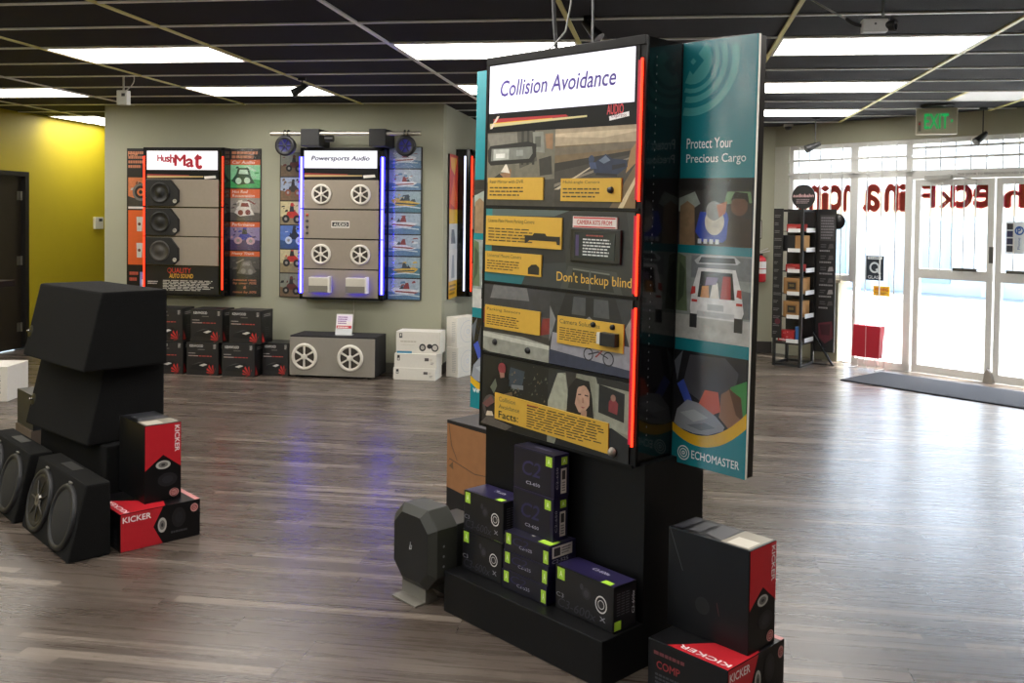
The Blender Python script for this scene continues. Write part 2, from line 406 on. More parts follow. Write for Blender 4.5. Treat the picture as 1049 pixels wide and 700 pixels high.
for n, (x0, x1, nm) in enumerate(((1.705, 2.51, 'door_2'), (2.53, 3.335, 'door_3'))):
    d = thing(nm, '', ''); del d['label'], d['category']; d['kind'] = 'structure'; d.location = SP; d.rotation_euler = (0, 0, SA)
    f = MB()
    f.box(x0, x0 + 0.06, 0.03, 0.08, 0.005, TZ - 0.065, alu); f.box(x1 - 0.06, x1, 0.03, 0.08, 0.005, TZ - 0.065, alu)
    f.box(x0, x1, 0.031, 0.079, 0.005, 0.085, alu); f.box(x0, x1, 0.031, 0.079, 0.985, 1.085, alu); f.box(x0, x1, 0.031, 0.079, TZ - 0.13, TZ - 0.065, alu)
    f.build('door_frame', d)
    g = MB(); g.box(x0 + 0.06, x1 - 0.06, 0.052, 0.058, 0.085, 0.985, glass_mat()); g.box(x0 + 0.06, x1 - 0.06, 0.052, 0.058, 1.085, TZ - 0.13, glass_mat()); g.build('door_glass', d)
    b = MB()
    for i in range(1, 6): x = x0 + 0.06 + (x1 - x0 - 0.12) * i / 6; b.cyl((x, 0.02, 1.06), (x, 0.02, TZ - 0.1), 0.0065, alu, 8)
    b.build('security_bars', d)
    xa, xb = (2.14, 2.38) if n == 0 else (2.66, 2.95)
    h = MB(); h.box(xa, xb, -0.03, -0.012, 1.08, 1.112, steel, 0.005)
    for x in (xa + 0.03, xb - 0.03): h.cyl((x, -0.015, 1.095), (x, 0.035, 1.095), 0.008, steel, 10)
    h.build('door_handle', d)
    if n == 0:
        k = MB(); k.box(1.83, 2.10, -0.03, 0.03, 2.0, 2.045, M('#b9b9b4', 0.4), 0.006); k.cyl((2.08, -0.02, 2.05), (2.35, 0.02, 1.985), 0.008, M('#b9b9b4', 0.4), 8); k.build('door_closer', d)
        k = MB(); k.prism([(2.46, 0.0), (2.56, 0.0), (2.53, 0.1), (2.50, 0.14), (2.48, 0.1)], 'y', -0.02, 0.03, M('#9a938a', 0.4)); k.build('door_stop', d)
        k = MB(); k.box(2.475, 2.515, 0.022, 0.03, 1.17, 1.33, M('#4a4a48', 0.4)); k.build('lock_plate', d)

# red vinyl lettering on the outside of the glass, read from the street, so mirrored from in here
def vletter(ch, t0, t1, z0, z1, hexc, label):
    f = Face(MB(), (t0, 0.062, z0), (1, 0, 0), (0, 0, 1), t1 - t0, z1 - z0); f.step = 0.0003
    f.text(ch, 0, 0, 1, 1, vinyl(hexc), bold=0.03, flip=True)
    o = f.mb.build('window_letter', None, SP, (0, 0, SA)); o['label'] = label; o['category'] = 'letter'; o['group'] = 'red letters on the shop front glass'
for ch, a, b, q in (('F', 1.775, 1.90, 'left glass door, first from its hinge side'), ('k', 1.95, 2.10, 'left glass door'), ('c', 2.12, 2.275, 'left glass door'), ('e', 2.30, 2.47, 'left glass door, next to the middle stile'), ('h', 2.60, 2.78, 'right glass door'), ('C', 2.81, 3.06, 'right glass door')):
    vletter(ch, a, b, 1.72, 1.945, '#b3203a', "dark red mirrored letter %s on the %s" % (ch, q))
for ch, a, b, q in (('i', 1.525, 1.59, 'the one next to the door frame'), ('n', 1.36, 1.50, 'right of the letter a'), ('a', 1.11, 1.29, 'left of the door'), ('n', 0.87, 0.98, 'beside the mullion behind the rack'), ('c', 0.70, 0.84, 'above the black rack'), ('i', 0.60, 0.665, 'left of the letter c'), ('n', 0.44, 0.57, 'behind the oval header'), ('g', 0.26, 0.41, 'at the left end of the window')):
    vletter(ch, a, b, 1.685, 1.955, '#a8483f', "glare-paled red mirrored letter %s on the fixed window, %s" % (ch, q))  # window glare is put into this paler, browner red

# stickers and leaflet rack on the second pane
f = Face(MB(), (1.161, 0.05, 0.93), (1, 0, 0), (0, 0, 1), 0.2, 0.265)
f.mb.box(1.161, 1.361, 0.05, 0.063, 0.93, 1.195, M('#1c2530', 0.5))
f.rect(0.08, 0.86, 0.92, 0.97, '#dfe4e6'); f.lines(0.12, 0.88, 0.88, 0.95, 1, '#27303a'); f.rect(0.06, 0.03, 0.94, 0.84, '#202b36')
f.ring(0.5, 0.52, 0.30, 0.20, '#cfd8dc'); f.poly([(0.55, 0.45), (0.66, 0.50), (0.88, 0.28), (0.74, 0.26)], '#cfd8dc'); f.text('GLASS', 0.12, 0.06, 0.76, 0.13, '#dfe4e6', bold=0.01)
single(f.mb, 'window_sign', 'black sign with a large white Q hung on the window left of the door', 'sign', SP, SA)
f = Face(MB(), (1.25, 0.05, 0.765), (1, 0, 0), (0, 0, 1), 0.185, 0.105)
f.mb.box(1.25, 1.435, 0.05, 0.063, 0.765, 0.87, M('#e3b11f', 0.5)); f.text('WARNING', 0.08, 0.5, 0.84, 0.34, '#b0322a', bold=0.03); f.lines(0.1, 0.12, 0.9, 0.42, 2, '#8d4a20')
single(f.mb, 'window_sticker', 'small yellow sticker with red print below the Q sign', 'sticker', SP, SA)
t = thing('leaflet_holder', 'red leaflet holder with wire frame standing against the window left of the door', 'holder', at_front(1.32, -0.16), SA)
red = M('#b81f33', 0.5)
k = MB(); k.prism([(-0.155, 0.46), (0.155, 0.46), (0.14, 0.12), (-0.17, 0.12)], 'y', -0.03, 0.05, red, 0.004); k.box(-0.012, -0.006, -0.0312, -0.03, 0.13, 0.45, M('#e8c7c7', 0.5)); k.build('leaflet_tray', t)
k = MB()
for x in (-0.15, -0.05, 0.05, 0.15): k.cyl((x, 0.06, 0.0), (x, 0.06, 0.75), 0.005, alu, 8)
for z in (0.44, 0.75, 0.1): k.cyl((-0.155, 0.06, z), (0.155, 0.06, z), 0.005, alu, 8)
for x in (-0.15, 0.15): k.cyl((x, 0.06, 0.004), (x, -0.12, 0.004), 0.005, alu, 8)
k.build('wire_frame', t)
k = MB(); k.box(2.62, 2.80, 0.045, 0.0515, 1.27, 1.58, M('#d7dde2', 0.5)); f = Face(k, (2.62, 0.045, 1.27), (1, 0, 0), (0, 0, 1), 0.18, 0.31)
for i, c in enumerate(('#2c3140', '#23284a', '#1f2350', '#2b2b33')): f.rect(0.06, 0.06 + 0.23 * i, 0.38, 0.25 + 0.23 * i, c)
f.ring(0.70, 0.72, 0.24, 0.16, '#2e5ba8'); f.text('P', 0.60, 0.63, 0.18, 0.18, '#2e5ba8', bold=0.03); f.text('Phone', 0.62, 0.14, 0.14, 0.36, '#3b5ca0', rot=90)
single(k, 'door_sticker', 'white sticker with blue ring and dark squares on the right glass door', 'sticker', SP, SA)

# black mat before the doors
k = MB(); k.box(0.0, 2.9, 0.0, 0.78, 0.0, 0.012, M('#1a1e26', 0.95, vary=0.3, scale=120, bump=0.4), 0.004); k.box(0.02, 2.88, 0.02, 0.76, 0.0121, 0.0135, M('#20252e', 0.95, vary=0.3, scale=150, bump=0.4))
single(k, 'door_mat', 'long dark blue grey entrance mat on the wood floor before the glass doors', 'mat', at_front(1.55, -1.07), SA)
# outside
k = MB(); k.box(-14, 14, 0.16, 3.0, -0.1, -0.01, M('#c9c6bf', 0.8, vary=0.1, scale=3)); struct(k, 'sidewalk', SP, SA)
k = MB(); k.box(-18, 18, 13.0, 13.4, -0.16, 1.75, M('#d3d9d8', 0.5, vary=0.1, scale=0.7)); k.box(-18, 18, 12.9, 13.4, 1.75, 2.35, M('#e6c49a', 0.7)); k.box(-18, 18, 13.0, 13.5, 2.35, 4.2, M('#e6e2da', 0.7))
for i in range(13): k.box(-17.2 + 2.8 * i, -16.8 + 2.8 * i, 12.85, 13.1, -0.16, 1.75, M('#e2ddd2', 0.7)); k.box(-16.0 + 2.8 * i, -15.2 + 2.8 * i, 12.95, 13.02, 0.1, 1.6, M('#9fb2b4', 0.3))
struct(k, 'wall_opposite', SP, SA)
k = MB(); k.box(-60, 60, -60, 60, -0.3, -0.16, M('#a8a7a4', 0.85, vary=0.15, scale=2)); struct(k, 'parking_lot')
# ================================================================== lights in the ceiling
lamp = G('#fffaf3', 11.0); trimw = M('#e4e3dc', 0.4)
def ceiling_light(col, row, label, rect=None, group='fluorescent panels in the dark ceiling'):
    x0 = GX0 + 1.22 * col; x1 = x0 + 1.22; y0 = GY0 + TW * row
    y1 = y0 + TW
    if rect: x0, x1, y0, y1 = rect
    t = thing('ceiling_light', label, 'ceiling light', ((x0 + x1) / 2, (y0 + y1) / 2, H), 0, group)
    w = (x1 - x0) / 2; l = (y1 - y0) / 2
    k = MB()
    k.box(-w + 0.014, w - 0.014, -l + 0.012, -l + 0.03, -0.011, -0.0005, trimw); k.box(-w + 0.014, w - 0.014, l - 0.03, l - 0.012, -0.011, -0.0005, trimw)
    k.box(-w + 0.014, -w + 0.03, -l + 0.03, l - 0.03, -0.011, -0.0005, trimw); k.box(w - 0.03, w - 0.014, -l + 0.03, l - 0.03, -0.011, -0.0005, trimw)
    k.build('frame', t)
    k = MB(); k.box(-w + 0.03, w - 0.03, -l + 0.03, l - 0.03, -0.006, -0.001, lamp); k.build('diffuser', t)
ceiling_light(-1, 2, 'largest fluorescent ceiling panel at the upper left, above the stacked black boxes')
ceiling_light(-3, 5, 'fluorescent ceiling panel at the left edge, nearest the dark door')
ceiling_light(-1, 5, 'fluorescent ceiling panel in front of the two lit wall displays')
ceiling_light(1, 2, 'fluorescent ceiling panel just behind the top of the tall kiosk')
ceiling_light(1, 5, 'fluorescent ceiling panel half hidden by the left banner of the kiosk')
ceiling_light(3, 2, 'largest fluorescent ceiling panel on the right, below the box camera')
ceiling_light(3, 5, 'middle fluorescent ceiling panel of the three right of the teal banner')
ceiling_light(3, 8, 'farthest fluorescent ceiling panel right of the teal banner, by the window wall')
ceiling_light(-4, 9, 'fluorescent ceiling panel in the passage against the yellow wall', rect=(-7.11, -6.49, 9.80, 11.02))
for c_ in (-3, -1, 1, 3):  # unseen panels added on the viewer side to brighten the kiosk front
    ceiling_light(c_, -2, 'added, unseen fluorescent ceiling panel overhead on the viewer side of the shop')
for c_, r_ in ((-3, -4), (-1, -4), (1, -4), (3, -4), (-3, -7), (-1, -7), (1, -7)): ceiling_light(c_, r_, 'added, unseen fluorescent ceiling panel overhead on the viewer side of the shop')  # more unseen panels, added to brighten kiosk and banner
ceiling_light(-3, 2, 'fluorescent ceiling panel above the counter, past the left edge')
# unlit translucent panel near the exit sign
t = thing('ceiling_panel', 'pale unlit ceiling panel near the exit sign', 'ceiling panel', (GX0 + 1.22 * 5.0, GY0 + TW * 6.5, H))
k = MB(); k.box(-0.59, 0.6, -0.29, 0.29, -0.006, -0.001, M('#dcdcde', 0.4)); k.build('diffuser', t)

# ================================================================== hanging and ceiling mounted things
blk = M('#151517', 0.45); blk_g = M('#0d0d10', 0.18); dgrey = M('#2b2b2e', 0.5)
# exit sign
t = thing('exit_sign', 'white exit sign with green letters hanging from the ceiling before the doors', 'exit sign', (2.50, 9.2, H), R(-9))
k = MB(); k.lathe((0, 0, 0), (0, 0, -1), [(0.0, 0.0), (0.15, 0.0), (0.15, 0.012), (0.12, 0.028), (0.0, 0.028)], M('#1c1a18', 0.5)); k.build('canopy', t)
k = MB(); k.box(-0.18, 0.18, -0.03, 0.03, -0.275, -0.028, M('#cfc9b4', 0.45), 0.006)
f = Face(k, (-0.18, -0.03, -0.275), (1, 0, 0), (0, 0, 1), 0.36, 0.247)
f.rect(0.03, 0.04, 0.97, 0.96, '#bdb79d'); f.rect(0.05, 0.12, 0.12, 0.5, '#7d7768'); f.rect(0.06, 0.36, 0.11, 0.44, '#b03a30'); k.build('housing', t)
k = MB(); f = Face(k, (-0.18, -0.0312, -0.275), (1, 0, 0), (0, 0, 1), 0.36, 0.247)
gm = G('#16b45a', 0.7)
f.text('EXIT', 0.20, 0.22, 0.58, 0.55, gm, bold=0.02); f.poly([(0.84, 0.42), (0.84, 0.58), (0.90, 0.5)], gm); k.build('lettering', t, label='green EXIT lettering')
# box camera on a stem
t = thing('security_camera', 'grey box security camera on a stem above the largest right ceiling panel', 'security camera', (1.03, 4.75, H + 0.002), 0)
k = MB(); k.cyl((0, 0, 0), (0, 0, -0.13), 0.007, M('#6b6b6b', 0.4, 0.5)); k.lathe((0, 0, 0), (0, 0, -1), [(0, 0), (0.03, 0), (0.03, 0.012), (0, 0.012)], dgrey); k.box(-0.06, 0.03, -0.02, 0.02, -0.125, -0.112, blk); k.build('stem', t)
k = MB(); k.box(-0.10, 0.02, -0.03, 0.03, -0.185, -0.122, M('#a9a8a4', 0.45), 0.006); f = Face(k, (-0.10, -0.03, -0.185), (1, 0, 0), (0, 0, 1), 0.12, 0.063); f.disc(0.5, 0.6, 0.05, '#303030'); k.build('body', t)
k = MB(); k.cone((0.015, -0.005, -0.153), (0.055, -0.03, -0.157), 0.026, 0.030, blk); k.cone((0.055, -0.03, -0.157), (0.056, -0.0306, -0.157), 0.022, 0.022, M('#23242a', 0.08)); k.build('lens', t)
k = MB(); k.tube(arc((-0.10, 0, -0.15), (-0.17, 0.02, -0.11), 0.01, 8), 0.009, blk); k.tube(arc((-0.17, 0.02, -0.11), (-0.34, 0.05, 0.0), 0.004, 8), 0.005, M('#b9b9b9', 0.4)); k.build('cable', t)
# sensor box at the left
t = thing('alarm_sensor', 'small white sensor box hanging below the ceiling above the left wall display', 'sensor', (-4.42, 7.05, H + 0.002), 0)
k = MB(); k.cyl((0, 0, 0), (0, 0, -0.12), 0.008, M('#c9c8c2', 0.4), 10); k.build('rod', t)
k = MB(); k.box(-0.045, 0.045, -0.03, 0.03, -0.235, -0.115, M('#c5c4ba', 0.5), 0.006); k.box(0.0, 0.03, -0.032, -0.0295, -0.165, -0.14, M('#3a3a3a', 0.4)); k.build('housing', t)
k = MB(); k.tube(arc((0.02, 0, -0.115), (0.10, -0.02, 0), 0.03, 8, (1, 0, 0)), 0.004, M('#d9d8d0', 0.4)); k.build('cable', t)
# black spotlights
def spot(label, loc, stem, aim, s=1.0):
    t = thing('spotlight', label, 'spotlight', loc, 0)
    k = MB(); k.box(-0.035 * s, 0.035 * s, -0.015 * s, 0.015 * s, -0.02, 0, blk); k.cyl((0, 0, -0.01), (0, 0, -stem), 0.006 * s, blk, 8); k.build('mount', t)
    a = Vector(aim).normalized(); p = Vector((0, 0, -stem))
    k = MB(); k.cone(p - a * 0.05 * s, p + a * 0.06 * s, 0.022 * s, 0.035 * s, blk); k.cone(p + a * 0.06 * s, p + a * 0.10 * s, 0.036 * s, 0.040 * s, blk); k.build('lamp_head', t)
    k = MB(); k.cone(p + a * 0.1001 * s, p + a * 0.101 * s, 0.033 * s, 0.033 * s, M('#4d4d50', 0.15)); k.build('lens', t)
spot('black spotlight clipped to the ceiling grid above the tall kiosk', (-0.44, 5.1, H), 0.06, (0.55, -0.2, -0.65), 0.9)
spot('black spotlight on the ceiling over the lit panel before the wall displays', (-2.95, 7.2, H), 0.08, (-0.8, 0, -0.45), 0.9)
spot('black spotlight on a long stem above the black product rack', (1.55, 10.2, H), 0.30, (-0.9, -0.2, -0.4), 1.1)
spot('black spotlight on a stem right of the exit sign', (2.98, 9.4, H), 0.27, (-0.7, -0.3, -0.6), 1.0)
t = thing('dome_camera', 'tiny black camera at the ceiling corner left of the window', 'camera', (1.36, 10.95, H), 0)
k = MB(); k.box(-0.05, 0.05, -0.03, 0.03, -0.025, 0, M('#d0d0c8', 0.5)); k.build('bracket', t)
k = MB(); k.lathe((0, 0, -0.025), (0, 0, -1), [(0.04, 0), (0.038, 0.02), (0.025, 0.035), (0.0, 0.04)], blk); k.build('dome', t)

# ================================================================== left wall fittings, counter
t = thing('thermostat', 'small white thermostat on the yellow wall', 'thermostat', (-7.172, 10.87, 1.42), R(90))
k = MB(); k.box(-0.09, 0.09, -0.03, 0, -0.075, 0.075, M('#d6d3bf', 0.5), 0.006); k.build('housing', t)
k = MB(); k.box(-0.01, 0.06, -0.0315, -0.0295, 0.02, 0.055, M('#3c3f3a', 0.3)); k.build('display', t)
t = thing('counter_table', 'black topped counter at the left edge holding papers', 'counter', (-5.95, 7.18, 0), 0)
k = MB(); k.box(-1.19, 0.0, -0.02, 0.6, 0.86, 0.92, M('#121214', 0.35), 0.004); k.build('tabletop', t)
k = MB(); k.box(-1.15, -0.5, 0.05, 0.55, 0.0, 0.86, M('#1c1a18', 0.6)); k.build('base_cabinet', t)
k = MB()
for i in range(5): k.box(-0.62 + 0.015 * i, -0.03 - 0.02 * i, 0.02 + 0.01 * i, 0.34 + 0.02 * i, 0.92 + 0.004 * i, 0.9235 + 0.004 * i, M('#e6e0cf', 0.6))
single(k, 'paper_stack', 'loose stack of white papers on the black counter', 'paper', (-5.95, 7.18, 0.0005))
k = MB(); k.box(-0.42, 0.0, 0.0, 0.36, 0, 0.285, M('#dcd8d0', 0.6), 0.004); f = Face(k, (-0.42, 0, 0), (1, 0, 0), (0, 0, 1), 0.42, 0.285)
f.text('CARTON', 0.78, 0.2, 0.10, 0.55, '#8a867e', rot=90)
single(k, 'white_carton', 'white cardboard box on the floor at the left edge under the counter', 'box', (-5.30, 6.83, 0), R(12))
# ================================================================== loose goods
MAIN_RED, BOXBLK = '#c01f2b', '#101012'
E1A = -0.6612                                # the goods stand square with the kiosk
def loc_of(o, s, n, z=0.0):
    c, sn = math.cos(E1A), math.sin(E1A); return (o[0] + c * s - sn * n, o[1] + sn * s + c * n, z)
KO = (-0.1874, 3.0141); LO = (-2.441, 3.874)

def sub_carton(w, h, d, z_flip=False):
    """retail subwoofer carton lying down: local x = long printed front width, y depth, z height. Front = -y, red notch + woofer"""
    k = MB(); k.box(0, w, 0, d, 0, h, M(BOXBLK, 0.35, spec=0.3), 0.002)
    f = Face(k, (0, 0, 0), (1, 0, 0), (0, 0, 1), w, h)
    f.poly([(0.005, 0.01), (0.52, 0.01), (0.40, 0.5), (0.52, 0.99), (0.005, 0.99)], MAIN_RED)
    f.text('KICKER', 0.03, 0.76, 0.34, 0.15, '#f0e6e6', bold=0.02)
    f.disc(0.51, 0.5, 0.055, '#b9b6b0', 0.20); f.disc(0.51, 0.5, 0.036, '#6f6d69', 0.13); f.disc(0.51, 0.5, 0.015, '#26262a', 0.055)
    f.disc(0.72, 0.62, 0.09, '#17171a', 0.27); f.disc(0.72, 0.62, 0.05, '#212126', 0.15); f.lines(0.62, 0.2, 0.86, 0.3, 1, '#44444a')
    f.disc(0.92, 0.80, 0.05, '#c98f8c', 0.115); f.ring(0.92, 0.80, 0.035, 0.027, '#8a2b30'); f.lines(0.895, 0.76, 0.945, 0.84, 2, '#8a2b30')
    # top print: red wedge along the front edge
    f = Face(k, (0, 0, h), (1, 0, 0), (0, 1, 0), w, d)
    f.poly([(0.0, 0.0), (0.55, 0.0), (0.62, 0.25), (0.0, 0.75)], MAIN_RED); f.poly([(0.93, 0), (1, 0), (1, 0.95), (0.93, 0.95)], '#d98f8c')
    f.text('KICKER', 0.05, 0.03, 0.07, 0.62, '#f0e6e6', bold=0.02, rot=90)
    # left end print
    f = Face(k, (0, d, 0), (0, -1, 0), (0, 0, 1), d, h)
    f.lines(0.08, 0.72, 0.5, 0.84, 1, '#6a3438'); f.text('COMP', 0.12, 0.5, 0.3, 0.14, '#8d2a30', bold=0.02); f.lines(0.1, 0.12, 0.45, 0.42, 4, '#3a3a40'); f.lines(0.5, 0.1, 0.7, 0.45, 4, '#3a3a40')
    f.ring(0.84, 0.32, 0.05, 0.04, '#55555c', e=0.9); f.rect(0.78, 0.08, 0.92, 0.60, '#1d1d21'); f.lines(0.80, 0.12, 0.90, 0.55, 4, '#50505a')
    return k
def sub_carton_upright(w, h, d):
    """the same carton stood on its end: printed front is w wide, h tall (front = -y)"""
    k = MB(); k.box(0, w, 0, d, 0, h, M(BOXBLK, 0.3, spec=0.3), 0.002)
    f = Face(k, (0, 0, 0), (1, 0, 0), (0, 0, 1), w, h)
    f.poly([(0.01, 0.995), (0.01, 0.42), (0.5, 0.60), (0.99, 0.42), (0.99, 0.995)], MAIN_RED)
    f.text('KICKER', 0.82, 0.62, 0.13, 0.34, '#f0e6e6', bold=0.02, rot=-90)
    f.disc(0.5, 0.47, 0.20, '#b9b6b0', 0.055); f.disc(0.5, 0.47, 0.13, '#6f6d69', 0.036); f.disc(0.5, 0.47, 0.055, '#26262a', 0.015)
    f.disc(0.62, 0.27, 0.27, '#1c1c20', 0.09); f.disc(0.62, 0.27, 0.15, '#2a2a30', 0.05)
    f.disc(0.80, 0.09, 0.13, '#c98f8c', 0.055); f.ring(0.80, 0.09, 0.10, 0.08, '#8a2b30'); f.lines(0.74, 0.07, 0.86, 0.11, 2, '#8a2b30')
    f = Face(k, (0, 0, h), (1, 0, 0), (0, 1, 0), w, d)          # top print: photos and a pale label
    f.rect(0.04, 0.02, 0.96, 0.36, '#8f8878'); f.rect(0.1, 0.05, 0.55, 0.3, '#c8c2b4'); f.poly([(0.1, 0.36), (0.9, 0.40), (0.9, 0.62), (0.2, 0.6)], '#4a4a4e'); f.rect(0.15, 0.66, 0.85, 0.80, '#3c3d42'); f.rect(0.1, 0.85, 0.9, 0.97, '#33333a')
    f = Face(k, (0, d, 0), (0, -1, 0), (0, 0, 1), d, h)         # left end: thin outlines
    f.poly([(0.02, 0.99), (0.03, 0.99), (0.20, 0.60), (0.19, 0.60)], '#3b3b40'); f.disc(0.45, 0.32, 0.09, '#0e0e10'); f.poly([(0.62, 0.40), (0.63, 0.40), (0.66, 0.28), (0.65, 0.28)], '#4a1a1e')
    return k
E2R = E1A + PI / 2                           # red faces look to the right-hand side (+e1)
# right-hand pair beside the kiosk. a carton's local x runs along +n, its front (-y) looks along +s
def place_sub(k, name, label, o, s1, n0, z):
    o_ = single(k, name, label, 'box', loc_of(o, s1, n0, z), E2R); o_['group'] = 'red and black subwoofer cartons on the floor'
place_sub(sub_carton(0.325, 0.175, 0.31), 'subwoofer_carton', 'red and black subwoofer carton lying on the floor right of the kiosk', KO, 0.41, 0.115, 0)
place_sub(sub_carton_upright(0.155, 0.335, 0.32), 'subwoofer_carton', 'tall black carton with red end standing on another carton right of the kiosk', KO, 0.40, 0.24, 0.176)
place_sub(sub_carton(0.375, 0.175, 0.36), 'subwoofer_carton', 'red and black subwoofer carton lying on the floor in front of the stacked black enclosures', LO, 0.0, 0.0, 0)
place_sub(sub_carton_upright(0.175, 0.37, 0.32), 'subwoofer_carton', 'carton with red end standing upright before the stacked black enclosures', LO, -0.08, 0.14, 0.176)

# carpeted wedge enclosures
carpet = M('#121212', 0.95, vary=0.35, scale=220, bump=0.5, spec=0.2)
def wedge(name, label, w, d, dt, h, loc, turn=0.0, group=None):
    """long face is the front (-y); its top edge lies further back than its foot"""
    t = thing(name, label, 'speaker box', loc, E1A + turn, group)
    k = MB(); k.prism([(0, 0), (d, 0), (d, h), (d - dt, h)], 'x', 0, w, carpet, 0.011); k.build('enclosure', t)
    return t
def terminal(t, x, y, z, nx):
    k = MB(); k.lathe((x, y, z), nx, [(0, 0.002), (0.028, 0.002), (0.030, 0.006), (0.018, 0.010), (0, 0.006)], M('#1a1a1c', 0.4)); k.build('terminal_cup', t)
g_ = 'black carpeted enclosures stacked at the left'
t = wedge('speaker_enclosure', 'black carpeted wedge enclosure on top of the tall stack at the left', 0.80, 0.42, 0.33, 0.385, loc_of(LO, -1.213, -0.077, 0.775), R(3.8), group=g_)
u = Vector((0, -0.385, 0.1)).normalized()
def terminals(t):
    for z in (0.13,):
        k = MB(); k.lathe((0.03, 0.1 * z / 0.385 - 0.001, z), (0, -0.385, 0.1), [(0, 0.004), (0.030, 0.004), (0.034, 0.001)], M('#0f0f10', 0.4)); k.cyl((0.025, 0.1 * z / 0.385 - 0.005, z), (0.025, 0.1 * z / 0.385 - 0.02, z), 0.006, M('#b8b6ae', 0.2, 0.9), 8); k.build('terminal_cup', t)
terminals(t)
t = wedge('speaker_enclosure', 'black carpeted wedge enclosure in the middle of the tall stack at the left', 0.78, 0.40, 0.31, 0.385, loc_of(LO, -1.285, -0.045, 0.389), R(5.0), group=g_); terminals(t)
t = wedge('speaker_enclosure', 'black carpeted enclosure at the foot of the tall stack, behind the low woofer boxes', 0.83, 0.34, 0.33, 0.388, loc_of(LO, -1.27, 0.02, 0.0), R(4.5), group=g_)

def woofer(t, x, z, h, run, r, cone):
    """woofer set in a slanted front that leans back 'run' over height h"""
    n = Vector((0, -h, run)).normalized(); c = Vector((x, run * z / h, z)) + n * 0.002
    rub = M('#141415', 0.55); grl = M('#171718', 0.75, vary=0.4, scale=300)
    k = MB(); k.lathe(c, n, [(r, -0.004), (r, 0.006), (r * 0.97, 0.014), (r * 0.86, 0.016), (r * 0.83, 0.006)], M('#1b1b1d', 0.55)); k.build('basket_ring', t)
    if cone:
        k = MB(); k.lathe(c, n, [(r * 0.85, 0.006), (r * 0.80, 0.014), (r * 0.72, 0.006), (r * 0.25, -0.006 + 0.006), (0.0, 0.004)], M('#1a1716', 0.55)); o = k.build('cone', t)
        k = MB()
        up = Vector((0, 0, 1)).cross(n).normalized(); vv = n.cross(up)
        for i in range(7):
            a = 2 * PI * i / 7 + 0.4; e = c + n * 0.010 + (up * math.cos(a) + vv * math.sin(a)) * r * 0.66
            k.cone(c + n * 0.010, e, 0.007, 0.003, M('#35322f', 0.45, 0.3), 8)
        k.cone(c + n * 0.008, c + n * 0.016, 0.032, 0.026, M('#7d7a74', 0.3, 0.6)); k.build('cone_badge', o)
    else:
        k = MB(); k.lathe(c, n, [(r * 0.85, 0.006), (r * 0.6, 0.016), (r * 0.3, 0.020), (0.0, 0.021)], grl); k.build('grille', t)
    k = MB(); q = c + n * 0.006 + Vector((0, run / h, 1)).normalized() * (r + 0.006)
    k.box(q.x - 0.017, q.x + 0.017, q.y - 0.002, q.y + 0.006, q.z - 0.004, q.z + 0.004, M('#8a8780', 0.4, 0.4)); k.build('badge', t)
def low_box(label, loc, cone):
    t = wedge('subwoofer_box', label, 0.69, 0.185, 0.105, 0.335, loc)
    k = MB(); k.box(0.22, 0.40, 0.115, 0.165, 0.3345, 0.3365, M('#2a2927', 0.6, vary=0.6, scale=120)); k.build('top_label', t)
    for x, cn in ((0.18, cone[0]), (0.515, cone[1])): woofer(t, x, 0.162, 0.335, 0.08, 0.148, cn)
    t['group'] = 'low twin woofer boxes on the floor'
low_box('low black box with twin woofers on the floor before the tall stack', loc_of(LO, -0.70, -0.222), (True, False))
low_box('low black twin woofer box cut off by the left edge', loc_of(LO, -1.44, -0.245), (False, False))
# cartons behind the stack
k = MB(); k.box(0, 0.32, 0, 0.3, 0, 0.245, M('#55483d', 0.7), 0.003); f = Face(k, (0, 0, 0), (1, 0, 0), (0, 0, 1), 0.32, 0.245); f.rect(0, 0.46, 1, 0.54, '#6b6052')
single(k, 'brown_carton', 'dim brown carton on the floor behind the tall black stack', 'box', loc_of(LO, -2.02, 0.10), E1A)
k = MB(); k.box(0, 0.32, 0, 0.28, 0, 0.21, M('#202224', 0.45), 0.003); f = Face(k, (0, 0, 0.21), (1, 0, 0), (0, 1, 0), 0.32, 0.28); f.rect(0.1, 0.3, 0.9, 0.6, '#b9b4a8')
single(k, 'black_carton', 'black carton lying on the brown carton behind the tall black stack', 'box', loc_of(LO, -2.02, 0.11, 0.2455), E1A)
